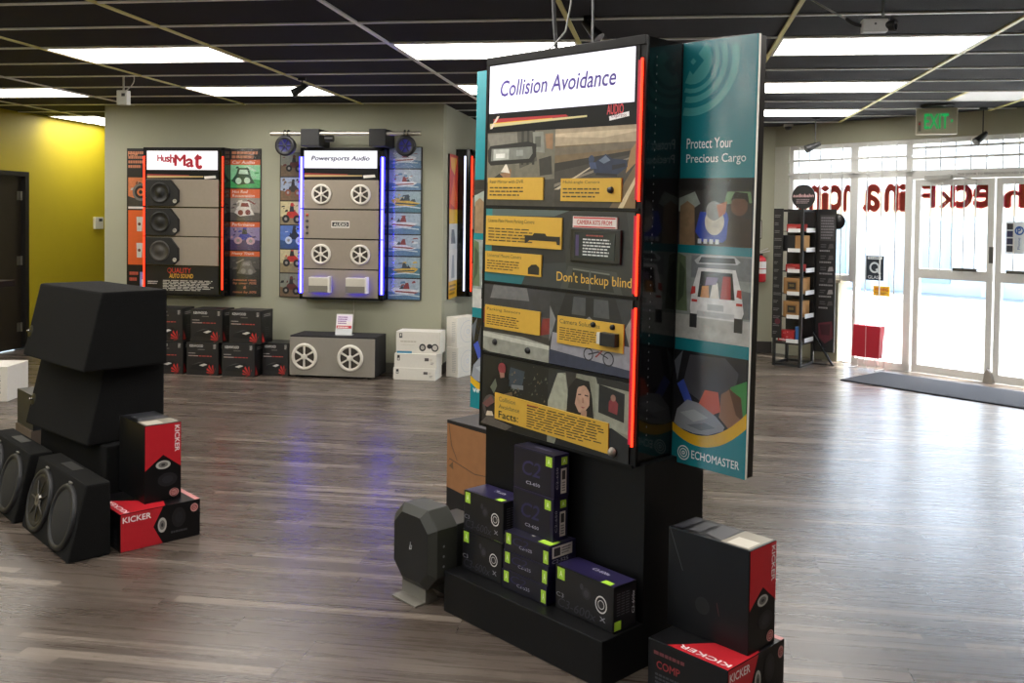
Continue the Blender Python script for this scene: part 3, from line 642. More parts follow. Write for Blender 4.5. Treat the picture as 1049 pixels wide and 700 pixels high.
# ---------------------------------------------------------------- amplifier cartons on the kiosk step
PZ = 0.1595
lime = '#a9d33f'; navy = '#1c1838'; ink = '#0c0c10'
def tag_a(f, x0, y0, x1, y1):
    f.rect(x0, y0, x1, y1, lime); f.text('A', x0 + (x1 - x0) * 0.3, y0 + (y1 - y0) * 0.25, (x1 - x0) * 0.4, (y1 - y0) * 0.5, '#e6f2c0', bold=0.02)
def c2_carton(w, h, d, lettering=True, sticker=True):
    k = MB(); k.box(0, w, 0, d, 0, h, M(navy, 0.3), 0.0015)
    f = Face(k, (0, 0, 0), (1, 0, 0), (0, 0, 1), w, h)
    f.rect(0.02, 0.03, 0.93, 0.97, '#14121f')
    if lettering:
        f.text('C2', 0.22, 0.38, 0.45, 0.34, '#2b2750', shear=0.2, bold=0.01); f.text('C2-650', 0.32, 0.17, 0.34, 0.07, '#b7b6c6')
    else:
        f.text('C2-525', 0.35, 0.34, 0.28, 0.16, '#a5a4b8'); f.text('C2', 0.2, 0.45, 0.35, 0.4, '#26224a', shear=0.2)
    tag_a(f, 0.80 if lettering else 0.05, 0.72 if lettering else 0.38, 0.95 if lettering else 0.16, 0.95)
    if not lettering: tag_a(f, 0.88, 0.10, 0.985, 0.75)
    f = Face(k, (w, 0, 0), (0, 1, 0), (0, 0, 1), d, h)
    if lettering:
        tag_a(f, 0.45, 0.76, 0.85, 0.94); f.text('C2-650', 0.12, 0.22, 0.13, 0.5, '#b7b6c6', rot=90)
        if sticker: f.rect(0.42, 0.10, 0.80, 0.68, '#d8cfc6'); f.rect(0.5, 0.42, 0.72, 0.63, '#3a3638'); f.lines(0.5, 0.14, 0.72, 0.38, 4, '#6b6566')
    elif sticker:
        f.rect(0.10, 0.34, 0.85, 0.92, '#d8cfc6'); f.rect(0.16, 0.42, 0.40, 0.84, '#3a3638'); f.lines(0.45, 0.44, 0.80, 0.84, 3, '#6b6566'); f.text('C2-525', 0.1, 0.08, 0.6, 0.17, '#b7b6c6')
    f = Face(k, (0, 0, h), (1, 0, 0), (0, 1, 0), w, d)
    f.rect(0.02, 0.03, 0.98, 0.9, '#1d1b2c'); f.disc(0.3, 0.5, 0.06, '#8e8b86', 0.14) if not lettering else f.lines(0.35, 0.35, 0.8, 0.6, 1, '#5b5a70')
    if not lettering: f.disc(0.5, 0.35, 0.05, '#a19d97', 0.12); f.rect(0.72, 0.05, 0.98, 0.45, '#b7e24a')
    return k
def c3_carton(w, h, d):
    k = MB(); k.box(0, w, 0, d, 0, h, M(ink, 0.3), 0.0015)
    f = Face(k, (0, 0, 0), (1, 0, 0), (0, 0, 1), w, h)
    f.rect(0.02, 0.02, 0.98, 0.97, '#131215')
    tag_a(f, 0.04, 0.70, 0.17, 0.97)
    f.disc(0.55, 0.62, 0.075, '#26242a', 0.13); f.disc(0.55, 0.62, 0.045, '#38353c', 0.08); f.disc(0.47, 0.74, 0.03, '#34323a', 0.07)
    f.ring(0.80, 0.52, 0.105, 0.088, '#d9d7d6', e=0.92); f.ring(0.80, 0.52, 0.055, 0.045, '#cfcdcc'); f.disc(0.80, 0.52, 0.04, '#232126')
    f.text('C3-600x', 0.06, 0.08, 0.66, 0.20, '#3b3a42', shear=0.2); f.text('C3', 0.03, 0.30, 0.13, 0.10, '#8e8d95'); f.text('x', 0.78, 0.16, 0.10, 0.10, '#8e8d95')
    f = Face(k, (w, 0, 0), (0, 1, 0), (0, 0, 1), d, h)
    f.rect(0.04, 0.02, 0.97, 0.97, '#171519'); f.rect(0.02, 0.04, 0.32, 0.24, lime)
    for i in range(3): f.lines(0.12 + 0.2 * i, 0.34, 0.28 + 0.2 * i, 0.86, 9, '#5d5b60', fill=0.4)
    f.text('C3-600x', 0.80, 0.30, 0.10, 0.5, '#d9d8dd', rot=90)
    f = Face(k, (0, 0, h), (1, 0, 0), (0, 1, 0), w, d)
    f.rect(0.01, 0.03, 0.99, 0.97, '#231d44'); f.text('C3-600x', 0.42, 0.55, 0.28, 0.16, '#c0bfd2'); f.rect(0.78, 0.02, 0.93, 0.24, '#bdf04c')
    return k
JG = 'car speaker cartons on the kiosk step'
def on_step(k, label, s, n, z, rz=0.0): single(k, 'speaker_carton', label, 'box', loc_of(KO, s, n, z), E1A + rz, JG)
on_step(c3_carton(0.285, 0.155, 0.112), 'black speaker carton with white ring alone at the right end of the kiosk step', -0.30, 0.082, PZ + 0.0003, R(-2))
on_step(c3_carton(0.235, 0.155, 0.12), 'lower black speaker carton with white ring at the left end of the kiosk step', -0.812, 0.074, PZ + 0.0003)
on_step(c3_carton(0.235, 0.155, 0.12), 'upper black speaker carton with white ring at the left end of the kiosk step', -0.810, 0.078, PZ + 0.156)
for i, nm in enumerate(('bottom flat purple carton of the three under the tall purple pair', 'middle flat purple carton of the three under the tall purple pair', 'top flat purple carton of the three, with white barcode sticker')):
    on_step(c2_carton(0.240, 0.071, 0.138, False, i == 2), nm, -0.564 + 0.003 * i, 0.063 + 0.002 * i, PZ + 0.0003 + 0.0715 * i)
on_step(c2_carton(0.222, 0.158, 0.075), 'lower tall purple carton with green tag, standing on the flat purple cartons', -0.560, 0.112, PZ + 0.2152, R(-2))
on_step(c2_carton(0.222, 0.158, 0.075), 'upper tall purple carton with green tag, topmost on the kiosk step', -0.558, 0.113, PZ + 0.3736, R(-2))

# ---------------------------------------------------------------- octagonal subwoofer on its foot, cartons behind it
t = thing('octagonal_subwoofer', 'dark grey octagonal subwoofer on a foot left of the kiosk step', 'subwoofer', loc_of(KO, -0.985, -0.04), E1A)
def octo(w, z0, z1, c): return [(-w + c, z0), (w - c, z0), (w, z0 + c), (w, z1 - c), (w - c, z1), (-w + c, z1), (-w, z1 - c), (-w, z0 + c)]
shell = M('#33342f', 0.5); fg = M('#131416', 0.5, vary=0.25, scale=260, bump=0.2)
k = MB(); k.prism(octo(0.142, 0.065, 0.385, 0.065), 'y', 0.012, 0.115, shell, 0.004); k.build('shell', t)
def frust(k, A, B, ya, yb, m):
    n = len(A)
    for i in range(n): j = (i + 1) % n; k.face([(A[i][0], ya, A[i][1]), (A[j][0], ya, A[j][1]), (B[j][0], yb, B[j][1]), (B[i][0], yb, B[i][1])], m)
k = MB(); frust(k, octo(0.112, 0.095, 0.355, 0.052), octo(0.142, 0.065, 0.385, 0.065), -0.012, 0.012, shell); k.build('bezel', t)
k = MB(); k.prism(octo(0.112, 0.095, 0.355, 0.052), 'y', -0.0125, 0.004, fg); k.build('grille', t)
k = MB(); f = Face(k, (-0.016, -0.0135, 0.215), (1, 0, 0), (0, 0, 1), 0.035, 0.034); f.poly([(0.3, 0), (0.45, 0), (0.6, 0.95), (0.48, 0.95)], '#b9bcbf'); f.poly([(0.5, 0.1), (0.75, 0.1), (0.85, 0.6), (0.6, 0.6), (0.57, 0.5), (0.73, 0.5), (0.68, 0.2), (0.52, 0.2)], '#b9bcbf'); k.build('emblem', t, label='small silver emblem')
k = MB(); f = Face(k, (0.142, 0.03, 0.14), (0, 1, 0), (0, 0, 1), 0.07, 0.16)
for z in (0.2, 0.45, 0.7): f.disc(0.2, z, 0.07, '#8f9294')
k.build('control_knobs', t)
k = MB(); k.prism([(-0.03, 0.0), (0.085, 0.0), (0.085, 0.008), (0.03, 0.10), (0.02, 0.10), (0.02, 0.01), (-0.03, 0.008)], 'x', -0.10, 0.06, M('#77736a', 0.5), 0.002); k.build('foot', t)
t = thing('open_carton', 'brown faced carton with black flaps standing behind the octagonal subwoofer', 'box', loc_of(KO, -1.325, 0.40), E1A)
k = MB(); k.box(0, 0.40, 0, 0.30, 0, 0.62, M('#141213', 0.5), 0.003); k.build('carton_body', t)
kr = M('#94653d', 0.7, vary=0.15, scale=20)
k = MB(); f = Face(k, (0, 0, 0), (1, 0, 0), (0, 0, 1), 0.40, 0.62); f.poly([(0.01, 0.50), (0.97, 0.44), (0.99, 0.965), (0.01, 0.975)], kr); f.poly([(0.02, 0.68), (0.06, 0.72), (0.5, 0.66), (0.96, 0.68), (0.96, 0.675), (0.5, 0.652), (0.06, 0.71)], '#5d3f26'); f.poly([(0.05, 0.97), (0.10, 0.82), (0.20, 0.72), (0.19, 0.715), (0.085, 0.815), (0.035, 0.97)], '#5d3f26'); f.poly([(0.05, 0.66), (0.12, 0.70), (0.13, 0.64)], '#5d4226'); k.build('cardboard_face', t, label='plain brown cardboard face')
k = MB(); k.box(0, 0.16, 0, 0.13, 0, 0.31, M('#3a3b38', 0.5), 0.004); single(k, 'grey_carton', 'small dark grey carton between the octagonal subwoofer and the brown carton', 'box', loc_of(KO, -1.04, 0.10), E1A)
# ================================================================== the tall kiosk (local x along its front, y towards its back)
KT = 0.0159                                   # the cabinet leans a little to the right on its pedestal
kiosk = thing('display_kiosk', 'tall black collision avoidance kiosk with red light tubes and teal side banners', 'kiosk', (KO[0], KO[1], 0), E1A)
kb = M('#09090b', 0.45, spec=0.25); kg = M('#08080a', 0.10)
k = MB(); k.box(-0.834, 0.0, 0.0, 0.26, 0.0, PZ, kb, 0.004); k.build('plinth', kiosk)
k = MB(); k.box(-0.834, 0.0, 0.2087, 0.547, 0.0, 0.71, kb, 0.003); k.build('pedestal', kiosk)
FY = 0.1787; S0, S1 = -0.848, -0.0324
class KMB(MB):
    def build(s, name, parent=None, **t):
        if parent is not kiosk: return super().build(name, parent, **t)
        return super().build(name, parent, (0, 0, 0.2), (0, KT, 0), **t)
    def zbox(s, x0, x1, y0, y1, z0, z1, m, bev=0.0): return s.box(x0, x1, y0, y1, z0 - 0.2, z1 - 0.2, m, bev)
k = KMB(); k.zbox(S0, S1, FY + 0.012, FY + 0.20, 0.70, 2.172, kg); k.zbox(S0, S1, FY + 0.20, FY + 0.38, 0.705, 2.15, kb)
# perforated edge strip on the right side of the frame
for i in range(46): k.zbox(S1 - 0.0005, S1 + 0.0008, FY + 0.058, FY + 0.062, 0.80 + 0.029 * i, 0.806 + 0.029 * i, M('#4c4c50', 0.4))
k.build('cabinet', kiosk)
k = KMB()
k.zbox(S0, S0 + 0.014, FY - 0.002, FY + 0.02, 0.70, 2.172, kb); k.zbox(S1 - 0.026, S1, FY + 0.004, FY + 0.02, 0.70, 2.172, kb); k.zbox(S0, S1, FY - 0.003, FY + 0.012, 2.143, 2.176, kb, 0.003)
for z in (1.880, 1.582, 1.280, 0.992, 0.70): k.zbox(S0, S1 - 0.01, FY - 0.002, FY + 0.012, z - 0.005, z + 0.006, kb)
k.build('frame', kiosk)
def KF(k, s0, s1, z0, z1, y=FY): return Face(k, (s0, y, z0 - 0.2), (1, 0, 0), (0, 0, 1), s1 - s0, z1 - z0, 0.0007)
# header: lit sign
k = KMB(); k.zbox(S0 + 0.014, S1 - 0.026, FY, FY + 0.012, 1.886, 2.143, kb); f = KF(k, -0.822, -0.12, 1.892, 1.94)
f.poly([(0.0, 0.12), (0.75, 0.42), (0.75, 0.55), (0.0, 0.42)], G('#e9d79a', 0.6)); f.poly([(0.03, 0.42), (0.62, 0.55), (0.60, 0.72), (0.03, 0.80)], G('#c22a30', 0.6)); f.poly([(0.0, 0.0), (0.02, 0.0), (0.08, 1.0), (0.06, 1.0)], '#d8c7b8'); f.poly([(0.03, 0.40), (0.5, 0.49), (0.5, 0.54), (0.03, 0.47)], '#e3b53c')
f = KF(k, -0.2, -0.095, 1.892, 1.95); f.text('AUDIO', 0.0, 0.40, 0.72, 0.58, G('#d8464e', 0.6), bold=0.02); f.poly([(0.12, 0.02), (0.98, 0.22), (0.96, 0.50), (0.10, 0.28)], G('#e8e2de', 0.7)); f.text('express', 0.2, 0.12, 0.66, 0.24, '#7a3a3e', shear=0.2)
k.build('header_panel', kiosk)
k = KMB(); k.zbox(-0.826, -0.077, FY - 0.003, FY + 0.004, 1.952, 2.140, G('#f6f4ff', 1.05)); lb = k.build('light_box', kiosk)
k = KMB(); f = KF(k, -0.826, -0.077, 1.952, 2.140, FY - 0.0035); f.text('Collision Avoidance', 0.09, 0.34, 0.80, 0.32, M('#4a3590', 0.5), shear=0.2, bold=0.012); k.build('lettering', kiosk, label='dark violet slanted Collision Avoidance lettering')
yel = '#c9a038'; tx = '#2a2517'
def label_plate(name, s0, s1, z0, z1, title, n, poly=None):
    k = KMB(); k.zbox(s0, s1, FY - 0.007, FY - 0.0005, z0, z1, M(yel, 0.5)); f = KF(k, s0, s1, z0, z1, FY - 0.007)
    f.text(title, 0.04, 0.74, 0.62, 0.16, '#3d4a2e'); f.lines(0.04, 0.12, 0.66, 0.62, n + 1, '#4a3d1c', fill=0.38)
    return k, f
def board(name, z0, z1, paint):
    k = KMB(); k.zbox(S0 + 0.014, S1 - 0.026, FY, FY + 0.012, z0, z1, kb); f = KF(k, S0 + 0.014, S1 - 0.026, z0, z1); paint(f); return k.build(name, kiosk)
# board 1: mirror with camera | road with car
def paint1(f):
    a = f.sub(0, 0, 0.492, 1)
    a.rect(0, 0, 1, 1, '#6a675a'); a.poly([(0.0, 0.98), (0.55, 0.98), (0.5, 0.55), (0.1, 0.6)], '#77746a'); a.poly([(0.45, 1), (0.7, 1), (0.75, 0.6), (0.5, 0.5)], '#4a4940')
    for x in (0.52, 0.6, 0.68): a.rect(x, 0.55, x + 0.035, 1.0, '#2a2925')
    a.poly([(0.68, 0.98), (0.83, 0.98), (0.86, 0.70), (0.70, 0.72)], '#7d7f76'); a.rect(0.72, 0.78, 0.80, 0.92, '#55574f'); a.poly([(0.86, 0.95), (0.97, 0.95), (0.97, 0.74), (0.88, 0.76)], '#8a6a4c')
    a.poly([(0.78, 0.62), (0.95, 0.66), (0.97, 0.42), (0.80, 0.40)], '#2d2c28'); a.poly([(0.0, 0.0), (1, 0.0), (1, 0.36), (0, 0.30)], '#3f3d37'); a.poly([(0.18, 0.42), (0.38, 0.50), (0.36, 0.34), (0.2, 0.32)], '#8e6b4e'); a.poly([(0.22, 0.46), (0.30, 0.58), (0.36, 0.44)], '#d9d2c4'); a.poly([(0, 0.3), (0.2, 0.44), (0.35, 0.3)], '#23231f')
    a.poly([(0.02, 0.60), (0.06, 0.55), (0.68, 0.58), (0.74, 0.66), (0.74, 0.82), (0.62, 0.86), (0.05, 0.82), (0.01, 0.76)], '#0d0e0f'); a.poly([(0.06, 0.61), (0.64, 0.63), (0.69, 0.70), (0.68, 0.79), (0.07, 0.78)], '#6f726c'); a.poly([(0.10, 0.62), (0.34, 0.63), (0.34, 0.77), (0.10, 0.77)], '#aeb1a9'); a.rect(0.14, 0.65, 0.28, 0.71, '#dfe1d9'); a.rect(0.45, 0.67, 0.55, 0.75, '#8d918b')
    b = f.sub(0.492, 0, 1, 1)
    b.rect(0, 0, 1, 1, '#6d5c42'); b.poly([(0, 0.78), (1, 0.80), (1, 1), (0, 1)], '#a3937b'); b.poly([(0, 0.66), (1, 0.72), (1, 0.80), (0, 0.76)], '#6b6152'); b.poly([(0, 0.9), (0.6, 0.86), (1, 0.92), (1, 0.95), (0, 0.94)], '#bfae92')
    b.poly([(0, 0.0), (0.7, 0.0), (1, 0.55), (1, 0.70), (0, 0.56)], '#3b3732'); b.poly([(0, 0.45), (1, 0.66), (1, 0.70), (0, 0.56)], '#27241f'); b.poly([(0.0, 0.25), (1, 0.62), (1, 0.64), (0.0, 0.29)], '#7a7367')
    b.poly([(0.0, 0.22), (0.06, 0.22), (0.55, 0.55), (0.53, 0.55)], '#b9ae98'); b.poly([(0.80, 0.0), (0.86, 0.0), (1.0, 0.32), (1.0, 0.40)], '#c9b893'); b.poly([(0.86, 0.0), (1, 0), (1, 0.32)], '#7c6440'); b.poly([(0.88, 0.42), (1, 0.55), (1, 0.8), (0.93, 0.7)], '#93754d')
    b.poly([(0.50, 0.44), (0.56, 0.40), (0.78, 0.40), (0.90, 0.50), (0.88, 0.58), (0.72, 0.60), (0.64, 0.66), (0.56, 0.60), (0.50, 0.54)], '#1c2842'); b.poly([(0.56, 0.58), (0.64, 0.64), (0.70, 0.58), (0.62, 0.54)], '#5f6c80'); b.poly([(0.72, 0.46), (0.88, 0.50), (0.87, 0.54), (0.72, 0.52)], '#121621'); b.disc(0.47, 0.60, 0.035, '#2c3a55'); b.poly([(0.44, 0.56), (0.52, 0.56), (0.54, 0.48), (0.46, 0.48)], '#39486a'); b.poly([(0.52, 0.40), (0.78, 0.38), (0.78, 0.41), (0.54, 0.43)], '#101218')
board('mirror_board', 1.588, 1.875, paint1)
k, f = label_plate('x', -0.820, -0.505, 1.612, 1.697, 'Rear Mirror with DVR', 2); k.build('caption_plate', kiosk)
k, f = label_plate('x', -0.412, -0.120, 1.609, 1.692, 'Multi-angle Camera', 2); k.build('caption_plate', kiosk)
k = KMB(); k.lathe((-0.165, FY - 0.007, 1.650 - 0.2), (0, -1, 0), [(0, 0.012), (0.010, 0.012), (0.012, 0.0)], blk); k.build('camera_lens', kiosk)
# board 2: do not backup blind
def paint2(f):
    f.rect(0, 0, 1, 1, '#26282a'); f.poly([(0, 0), (0.33, 0), (0.33, 0.12), (0.2, 0.36), (0, 0.36)], '#1f6b74'); f.rect(0, 0.36, 0.05, 1, '#277a80'); f.poly([(0.05, 0.9), (0.5, 0.92), (0.6, 1), (0.05, 1)], '#4f5c5c'); f.poly([(0.28, 0), (0.30, 0.10), (0.42, 0.30), (0.60, 0.34), (0.58, 0)], '#33383a')
    f.poly([(0.60, 0.0), (1, 0.0), (1, 1), (0.62, 1), (0.57, 0.6)], '#2e302e'); f.poly([(0.62, 0.98), (0.95, 1), (0.98, 0.55), (0.60, 0.52)], '#232423')
    f.poly([(0.55, 0.0), (0.60, 0.30), (0.90, 0.27), (0.94, 0.0)], '#3f433f'); f.poly([(0.60, 0.02), (0.63, 0.26), (0.86, 0.23), (0.89, 0.02)], '#262926'); f.poly([(0.63, 0.255), (0.86, 0.225), (0.86, 0.245), (0.63, 0.275)], '#6b706a')
    f.rect(0.735, 0.02, 0.745, 0.26, '#565a55')
    f.text("Don't backup blind", 0.525, 0.06, 0.465, 0.16, '#d3a942')
board('backup_board', 1.286, 1.575, paint2)
k, f = label_plate('x', -0.826, -0.402, 1.430, 1.547, 'License Plate Mount Parking Camera', 4); f.poly([(0.54, 0.14), (0.56, 0.14), (0.60, 0.24), (0.94, 0.24), (0.95, 0.14), (0.985, 0.14), (0.985, 0.40), (0.82, 0.40), (0.80, 0.48), (0.66, 0.48), (0.64, 0.40), (0.54, 0.40)], '#1b1a18'); k.build('caption_plate', kiosk)
k, f = label_plate('x', -0.826, -0.505, 1.322, 1.405, 'Universal Mount Camera', 3); f.poly([(0.78, 0.08), (0.97, 0.08), (0.97, 0.42), (0.92, 0.55), (0.84, 0.52), (0.78, 0.36)], '#1b1a18'); k.build('caption_plate', kiosk)
k = KMB(); k.zbox(-0.352, -0.112, FY - 0.012, FY - 0.0005, 1.390, 1.512, M('#1b1c1d', 0.3), 0.004); mon = k.build('monitor', kiosk)
k = KMB(); k.zbox(-0.330, -0.136, FY - 0.0135, FY - 0.012, 1.404, 1.498, M('#30373b', 0.2)); f = KF(k, -0.330, -0.136, 1.404, 1.498, FY - 0.0135); f.lines(0.22, 0.1, 0.92, 0.8, 6, '#c9cdd0', fill=0.45); f.lines(0.3, 0.84, 0.8, 0.94, 1, '#8d3a3a'); f.rect(0.04, 0.1, 0.12, 0.9, '#3d2f5c')
k.build('monitor_screen', mon)
k = KMB(); k.zbox(-0.345, -0.135, FY - 0.008, FY - 0.0005, 1.514, 1.555, M('#d9d0cb', 0.5)); f = KF(k, -0.345, -0.135, 1.514, 1.555, FY - 0.008); f.rect(0.02, 0.82, 0.98, 0.95, '#b52c2c'); f.rect(0.02, 0.05, 0.98, 0.16, '#b52c2c'); f.text('CAMERA KITS FROM', 0.1, 0.32, 0.8, 0.36, '#b52c2c', bold=0.02); k.build('price_strip', kiosk)
# board 3: parking sensors | hatchback and fallen bicycle
def paint3(f):
    a = f.sub(0, 0, 0.485, 1)
    a.rect(0, 0, 1, 1, '#4d4c49'); a.poly([(0, 0.66), (1, 0.62), (1, 1), (0, 1)], '#35363a'); a.poly([(0.1, 0.8), (0.7, 0.82), (0.66, 1), (0.15, 1)], '#6a6b6d'); a.poly([(0, 0.30), (1, 0.24), (1, 0.34), (0, 0.42)], '#3b3836'); a.poly([(0, 0.04), (0.1, 0.0), (1, 0.0), (1, 0.24), (0.6, 0.30), (0, 0.30)], '#8d8e85'); a.poly([(0, 0.22), (1, 0.18), (1, 0.235), (0, 0.29)], '#b7b8ae'); a.poly([(0.86, 0.36), (1, 0.40), (1, 0.62), (0.9, 0.6)], '#7d2d2a')
    a.poly([(0, 0.42), (0.06, 0.42), (0.06, 0.62), (0, 0.64)], '#6d2a28')
    b = f.sub(0.485, 0, 1, 1)
    b.rect(0, 0, 1, 1, '#2d2f32'); b.poly([(0.1, 0.66), (0.9, 0.66), (0.8, 1), (0.2, 1)], '#1d1e20'); b.poly([(0.28, 0.72), (0.45, 0.72), (0.45, 0.96), (0.30, 0.96)], '#46494c'); b.poly([(0.55, 0.72), (0.74, 0.72), (0.72, 0.96), (0.55, 0.96)], '#46494c'); b.poly([(0.36, 0.58), (0.5, 0.72), (0.64, 0.58)], '#6d6f70'); b.poly([(0.0, 0.30), (0.08, 0.62), (0.0, 0.8)], '#77797a'); b.poly([(1, 0.3), (0.92, 0.62), (1, 0.8)], '#85827c')
    b.poly([(0, 0.02), (1, 0.0), (1, 0.40), (0.04, 0.44)], '#8c8c95'); b.poly([(0, 0.0), (1, 0.0), (1, 0.10), (0, 0.20)], '#30364a')
    b.ring(0.50, 0.22, 0.06, 0.048, '#22242c'); b.ring(0.74, 0.20, 0.065, 0.053, '#22242c'); b.poly([(0.50, 0.21), (0.62, 0.26), (0.74, 0.20), (0.74, 0.215), (0.62, 0.28), (0.50, 0.23)], '#22242c'); b.poly([(0.58, 0.20), (0.66, 0.30), (0.675, 0.295), (0.6, 0.195)], '#7d2f2c')
board('sensor_board', 1.002, 1.273, paint3)
k, f = label_plate('x', -0.820, -0.505, 1.100, 1.190, 'Parking Sensors', 4); k.build('caption_plate', kiosk)
for s, z in ((-0.762, 1.045), (-0.572, 1.035)):
    k = KMB(); k.lathe((s, FY, z - 0.2), (0, -1, 0), [(0, 0.008), (0.011, 0.008), (0.013, 0.0)], blk); k.build('parking_sensor', kiosk)
k, f = label_plate('x', -0.412, -0.092, 1.085, 1.186, 'Camera Solutions', 5); k.build('caption_plate', kiosk)
k = KMB(); k.zbox(-0.182, -0.110, FY - 0.03, FY - 0.004, 1.105, 1.152, M('#121214', 0.4), 0.003); k.zbox(-0.205, -0.182, FY - 0.02, FY - 0.004, 1.108, 1.148, M('#c9c9c4', 0.4)); k.lathe((-0.14, FY - 0.007, 1.172 - 0.2), (0, -1, 0), [(0, 0.008), (0.009, 0.008), (0.01, 0.0)], blk); k.build('dash_camera', kiosk)
k = KMB(); k.lathe((-0.232, FY - 0.007, 1.172 - 0.2), (0, -1, 0), [(0, 0.008), (0.009, 0.008), (0.01, 0.0)], blk); k.build('button', kiosk)
# board 4: rider | woman driver, facts
def paint4(f):
    a = f.sub(0, 0, 0.485, 1)
    a.rect(0, 0, 1, 1, '#1b1c1a'); a.poly([(0, 0), (0.5, 0), (0.45, 0.2), (0.2, 0.32), (0, 0.3)], '#2c2725'); a.poly([(0.40, 0.62), (0.62, 0.66), (0.66, 0.88), (0.44, 0.9)], '#35404a'); a.poly([(0.46, 0.60), (0.64, 0.62), (0.64, 0.68), (0.46, 0.66)], '#6d7276')
    rnd = random.Random(4)
    for i in range(46):
        x = rnd.uniform(0.25, 0.98); y = rnd.uniform(0.5, 0.98); r = rnd.uniform(0.006, 0.02)
        a.poly([(x, y), (x + r * 2, y + r), (x + r, y + r * 3)], rnd.choice(['#5c6154', '#45493f', '#6a5d4c', '#343a33']))
    a.poly([(0.06, 0.40), (0.16, 0.30), (0.40, 0.50), (0.44, 0.72), (0.36, 0.80), (0.18, 0.72)], '#101113'); a.disc(0.32, 0.86, 0.06, '#7d3238', 0.08); a.poly([(0.28, 0.80), (0.36, 0.80), (0.36, 0.74), (0.30, 0.72)], '#8d6a5c'); a.poly([(0.14, 0.56), (0.22, 0.70), (0.25, 0.60), (0.20, 0.48)], '#5d6456'); a.poly([(0.30, 0.42), (0.5, 0.48), (0.48, 0.56), (0.34, 0.5)], '#6b5a45'); a.ring(0.16, 0.28, 0.13, 0.09, '#4e4a48'); a.poly([(0.02, 0.3), (0.16, 0.44), (0.22, 0.36), (0.1, 0.26)], '#6d4644'); a.poly([(0.08, 0.14), (0.20, 0.16), (0.18, 0.22), (0.10, 0.21)], '#c9b9a0'); a.poly([(0, 0.02), (0.4, 0.0), (0.5, 0.08), (0.1, 0.14)], '#5b554f')
    b = f.sub(0.485, 0, 1, 1)
    b.rect(0, 0, 1, 1, '#7f8073'); b.poly([(0, 0.4), (0.28, 0.5), (0.22, 0.95), (0, 1)], '#9a9c8c'); b.poly([(0.0, 0.55), (0.12, 0.95), (0.3, 1), (0, 1)], '#2c2d2e'); b.poly([(0.22, 1), (0.28, 0.62), (0.34, 0.8), (0.36, 1)], '#33302e')
    b.poly([(0.24, 0.30), (0.26, 0.78), (0.36, 0.94), (0.52, 0.92), (0.56, 0.72), (0.60, 0.30)], '#191514'); b.poly([(0.35, 0.60), (0.38, 0.82), (0.47, 0.87), (0.53, 0.78), (0.53, 0.62), (0.46, 0.50), (0.40, 0.50)], '#b08c78'); b.poly([(0.42, 0.40), (0.50, 0.40), (0.50, 0.54), (0.43, 0.54)], '#a17d6a')
    b.poly([(0.385, 0.735), (0.425, 0.745), (0.425, 0.73), (0.39, 0.72)], '#2a1d1a'); b.poly([(0.47, 0.745), (0.515, 0.74), (0.51, 0.725), (0.47, 0.73)], '#2a1d1a'); b.poly([(0.42, 0.58), (0.48, 0.58), (0.45, 0.56)], '#8d4a48'); b.poly([(0.44, 0.70), (0.455, 0.70), (0.465, 0.63), (0.44, 0.63)], '#96705f'); b.poly([(0.33, 0.70), (0.36, 0.92), (0.52, 0.93), (0.56, 0.7), (0.50, 0.84), (0.42, 0.88)], '#191514')
    b.poly([(0.10, 0.0), (0.20, 0.34), (0.40, 0.46), (0.46, 0.36), (0.58, 0.42), (0.74, 0.34), (0.9, 0.0)], '#141418'); b.poly([(0.44, 0.46), (0.47, 0.34), (0.50, 0.46)], '#c4b8ac')
    b.poly([(0.60, 0.4), (1, 0.36), (1, 0.95), (0.60, 1)], '#8d8f82'); b.poly([(0.64, 0.56), (0.94, 0.50), (0.94, 0.86), (0.64, 0.92)], '#1c1e20'); b.poly([(0.76, 0.60), (0.86, 0.58), (0.87, 0.72), (0.80, 0.80), (0.76, 0.72)], '#7d3238'); b.disc(0.81, 0.78, 0.03, '#8d6d60'); b.poly([(0.70, 0.0), (0.62, 0.34), (0.80, 0.40), (1, 0.30), (1, 0.0)], '#1d1e20'); b.poly([(0.62, 0.92), (1, 0.9), (1, 1), (0.6, 1)], '#232323')
board('facts_board', 0.705, 0.985, paint4)
k = KMB(); pts = [(-0.748, 0.742), (-0.148, 0.722), (-0.150, 0.806), (-0.600, 0.850), (-0.750, 0.838)]
k.prism([(x, z - 0.2) for x, z in [(-0.748, 0.742), (-0.148, 0.724), (-0.150, 0.832), (-0.750, 0.846)]], 'y', FY - 0.007, FY - 0.0005, M(yel, 0.5)); f = KF(k, -0.748, -0.15, 0.735, 0.84, FY - 0.007)
f.text('Collision', 0.04, 0.76, 0.16, 0.18, '#4a5a3a'); f.text('Avoidance', 0.04, 0.50, 0.20, 0.16, '#4a5a3a'); f.text('Facts:', 0.04, 0.14, 0.19, 0.26, '#39482c', bold=0.01); f.lines(0.31, 0.06, 0.97, 0.90, 9, '#4d4222', fill=0.42); f.lines(0.31, 0.84, 0.42, 0.92, 1, '#9a3028'); k.build('facts_plate', kiosk)
k = KMB(); k.lathe((-0.126, FY - 0.001, 0.736 - 0.2), (0, -1, 0), [(0, 0.022), (0.012, 0.020), (0.018, 0.008), (0.012, 0.0)], M('#8b857c', 0.35, 0.3), 9); k.build('silver_knob', kiosk)
